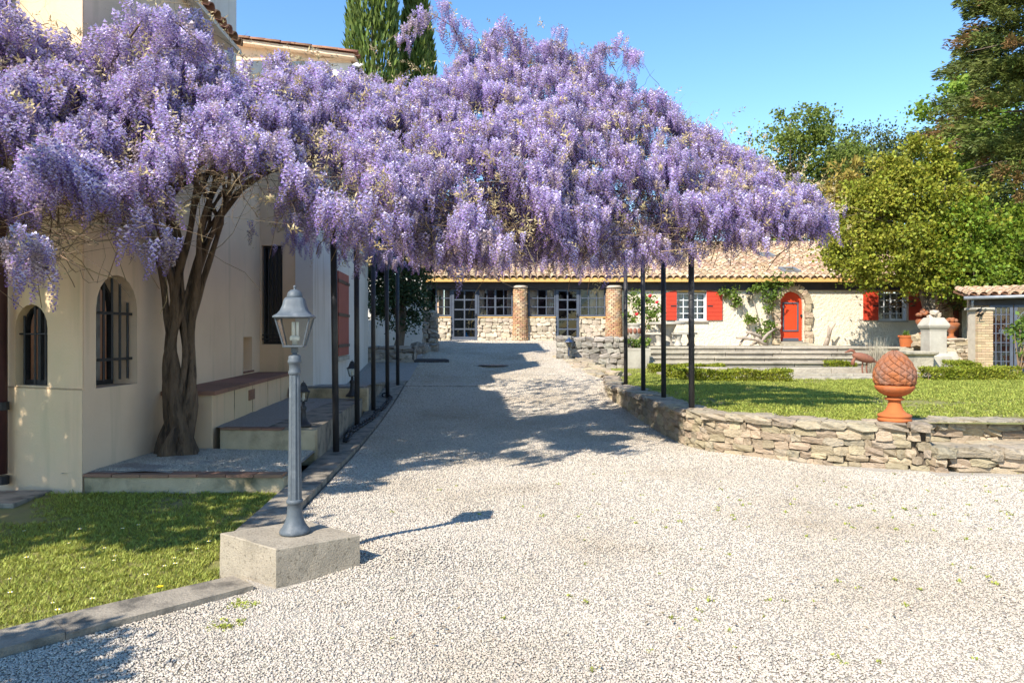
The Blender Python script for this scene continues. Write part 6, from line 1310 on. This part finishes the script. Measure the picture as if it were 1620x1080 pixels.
def grass(name, pts, s0, s1, h, w, nb):
    n = len(pts); scatter(name, pts, np.stack([rng.normal(size=n)*.1, rng.normal(size=n)*.1, rng.random(n)*6.28], 1), rng.uniform(s0, s1, n), rng.integers(0, 4, n), [src('tuft_source', tuft(k, nb, h, w)) for k in range(4)])
n = 19000; D_ = rng.uniform(3.2, 6.83, n); x_ = rng.uniform(-5.6, -1.6, n)
lim = np.where(D_ > 4.9, -2.05-.072*(D_-5.36), np.where(D_ > 4.5, -1.88, -1.66-(4.5-D_)*1.0))-.03
pat = np.array([noise.noise((a*1.3, b*1.3, 2)) for a, b in zip(x_, D_)])
ok = (x_ < lim) & (x_ > -5.3) & (pat+np.where(D_ > 5.9, -.25, .3)+.6*rng.random(n) > -.02) & ~((x_ < -4.35) & (D_ > 6.3)); x_, D_ = x_[ok], D_[ok]
grass('lawn_grass', np.stack([x_, D_, np.array([lawn_z(a, b) for a, b in zip(x_, D_)])], 1), .6, 1.3, .038, .0032, 12)
n = 78000; D_ = np.sqrt(rng.uniform(8.4**2, 22.2**2, n)); x_ = rng.uniform(.05, .92, n)*D_
wx = np.array([wall_x(d) for d in D_]); ok = (x_ > np.where(D_ > 8.9, wx+.42, np.where(D_ > 8.5, 3.6, 9))) & ~((x_ > 3.8) & (x_ < 10.2) & (D_ > 16.3) & (D_ < 18.5)) & ((D_ < 21.9)) & ~((D_ > 18.8) & (x_ > 12.2)) & ~((x_ > 4.5) & (D_ < 8.95)) & ~((x_ < 3.45) & (D_ > 21.2)); x_, D_ = x_[ok], D_[ok]
pat = np.array([noise.noise((a*.6, b*.6, 9)) for a, b in zip(x_, D_)]); q = pat+rng.random(len(x_)) > .2; x_, D_ = x_[q], D_[q]
grass('garden_grass', np.stack([x_, D_, np.full(len(x_), .472)], 1), .7, 1.4, .04, .006, 10)
# daisies, dandelions and little weeds
def flower(name, x, y, z, key, r, label, group):
    t = thing(name, (x, y, z), label, 'flower', group); mb = MB(); mb.tube([(x, y, z), (x, y, z+.045)], .003, 4); mb.build('stem', M['rose'], t); mb = MB(); n_ = 9
    mb.add([(x, y, z+.045)]+[(x+r*(1 if k % 2 else .55)*math.cos(k*math.pi/n_), y+r*(1 if k % 2 else .55)*math.sin(k*math.pi/n_), z+.05) for k in range(2*n_)], [(0, 1+k, 1+(k+1) % (2*n_)) for k in range(2*n_)]); mb.build('petals', M[key], t)
    mb = MB(); mb.ball((x, y, z+.05), (r*.35, r*.35, .006), 6, 3); mb.build('eye', M['petal_yellow'], t)
for px, py in ((38, 849), (15, 927), (42, 892), (126, 846), (109, 869), (131, 909), (165, 877), (181, 890), (194, 845), (260, 906), (277, 902), (231, 920), (311, 878), (276, 893), (83, 966), (91, 977), (121, 980), (146, 959), (219, 839), (180, 897), (16, 949), (330, 866)):
    D = 1150*1.6/(py-528)
    for _ in range(3): D = 1150*(1.5-lawn_z(0, D))/(py-528)
    q = P(px, py, D); flower('daisy', q.x, q.y, lawn_z(q.x, q.y), 'petal_white', random.uniform(.011, .017), 'small white daisy in the front lawn', 'daisies in the front lawn')
for px, py, l in ((253, 934, 'yellow dandelion in the front lawn, the left of two'), (341, 924, 'yellow dandelion by the corner of the concrete pedestal')):
    D = 4.45; q = P(px, py, D); flower('dandelion', q.x, q.y, lawn_z(q.x, q.y)+.01, 'petal_yellow', .024, l, None)
n = 170; px = rng.uniform(560, 1615, n); py = np.where(rng.random(n) < .7, rng.uniform(742, 840, n), rng.uniform(840, 1070, n)); px = np.where(rng.random(n) < .75, 900+(px-560)*.68, px); D_ = 1150*1.5/(py-528); x_ = (px-810)/1150*D_; ok = (D_ < 7.8)
x_, D_ = x_[ok], D_[ok]; pts = np.stack([x_, D_, np.full(len(x_), .006)], 1)
for q_ in ((383, 957, 26), (354, 987, 14), (353, 995, 9), (388, 960, 10)):
    D = 1150*1.5/(q_[1]-528); pts = np.concatenate([pts, np.stack([(q_[0]-810)/1150*D+rng.normal(size=q_[2])*.04, D+rng.normal(size=q_[2])*.03, np.full(q_[2], .006)], 1)])
grass('weeds', pts, .5, 1.3, .02, .006, 9)
n = 260; px = rng.uniform(500, 1600, n); py = 560+500*rng.random(n)**1.4; D_ = np.clip(1150*1.5/(py-528), 3, 9); x_ = (px-810)/1150*D_; ok = (x_ < 2.2) | (D_ < 7.6)
C_ = np.stack([x_, D_, np.full(n, .02)], 1)[ok]; m = len(C_); a = rng.random(m)*6.28; A = np.stack([np.cos(a), np.sin(a), .15*rng.random(m)], 1)*(.02+.03*rng.random((m, 1))); V, Fq = quads(C_, A, np.stack([-np.sin(a), np.cos(a), 0*a], 1)*.007, .5)
o = link('fallen_leaves', npmesh('fallen_leaves', V, Fq, M['twig'])); o['kind'] = 'stuff'
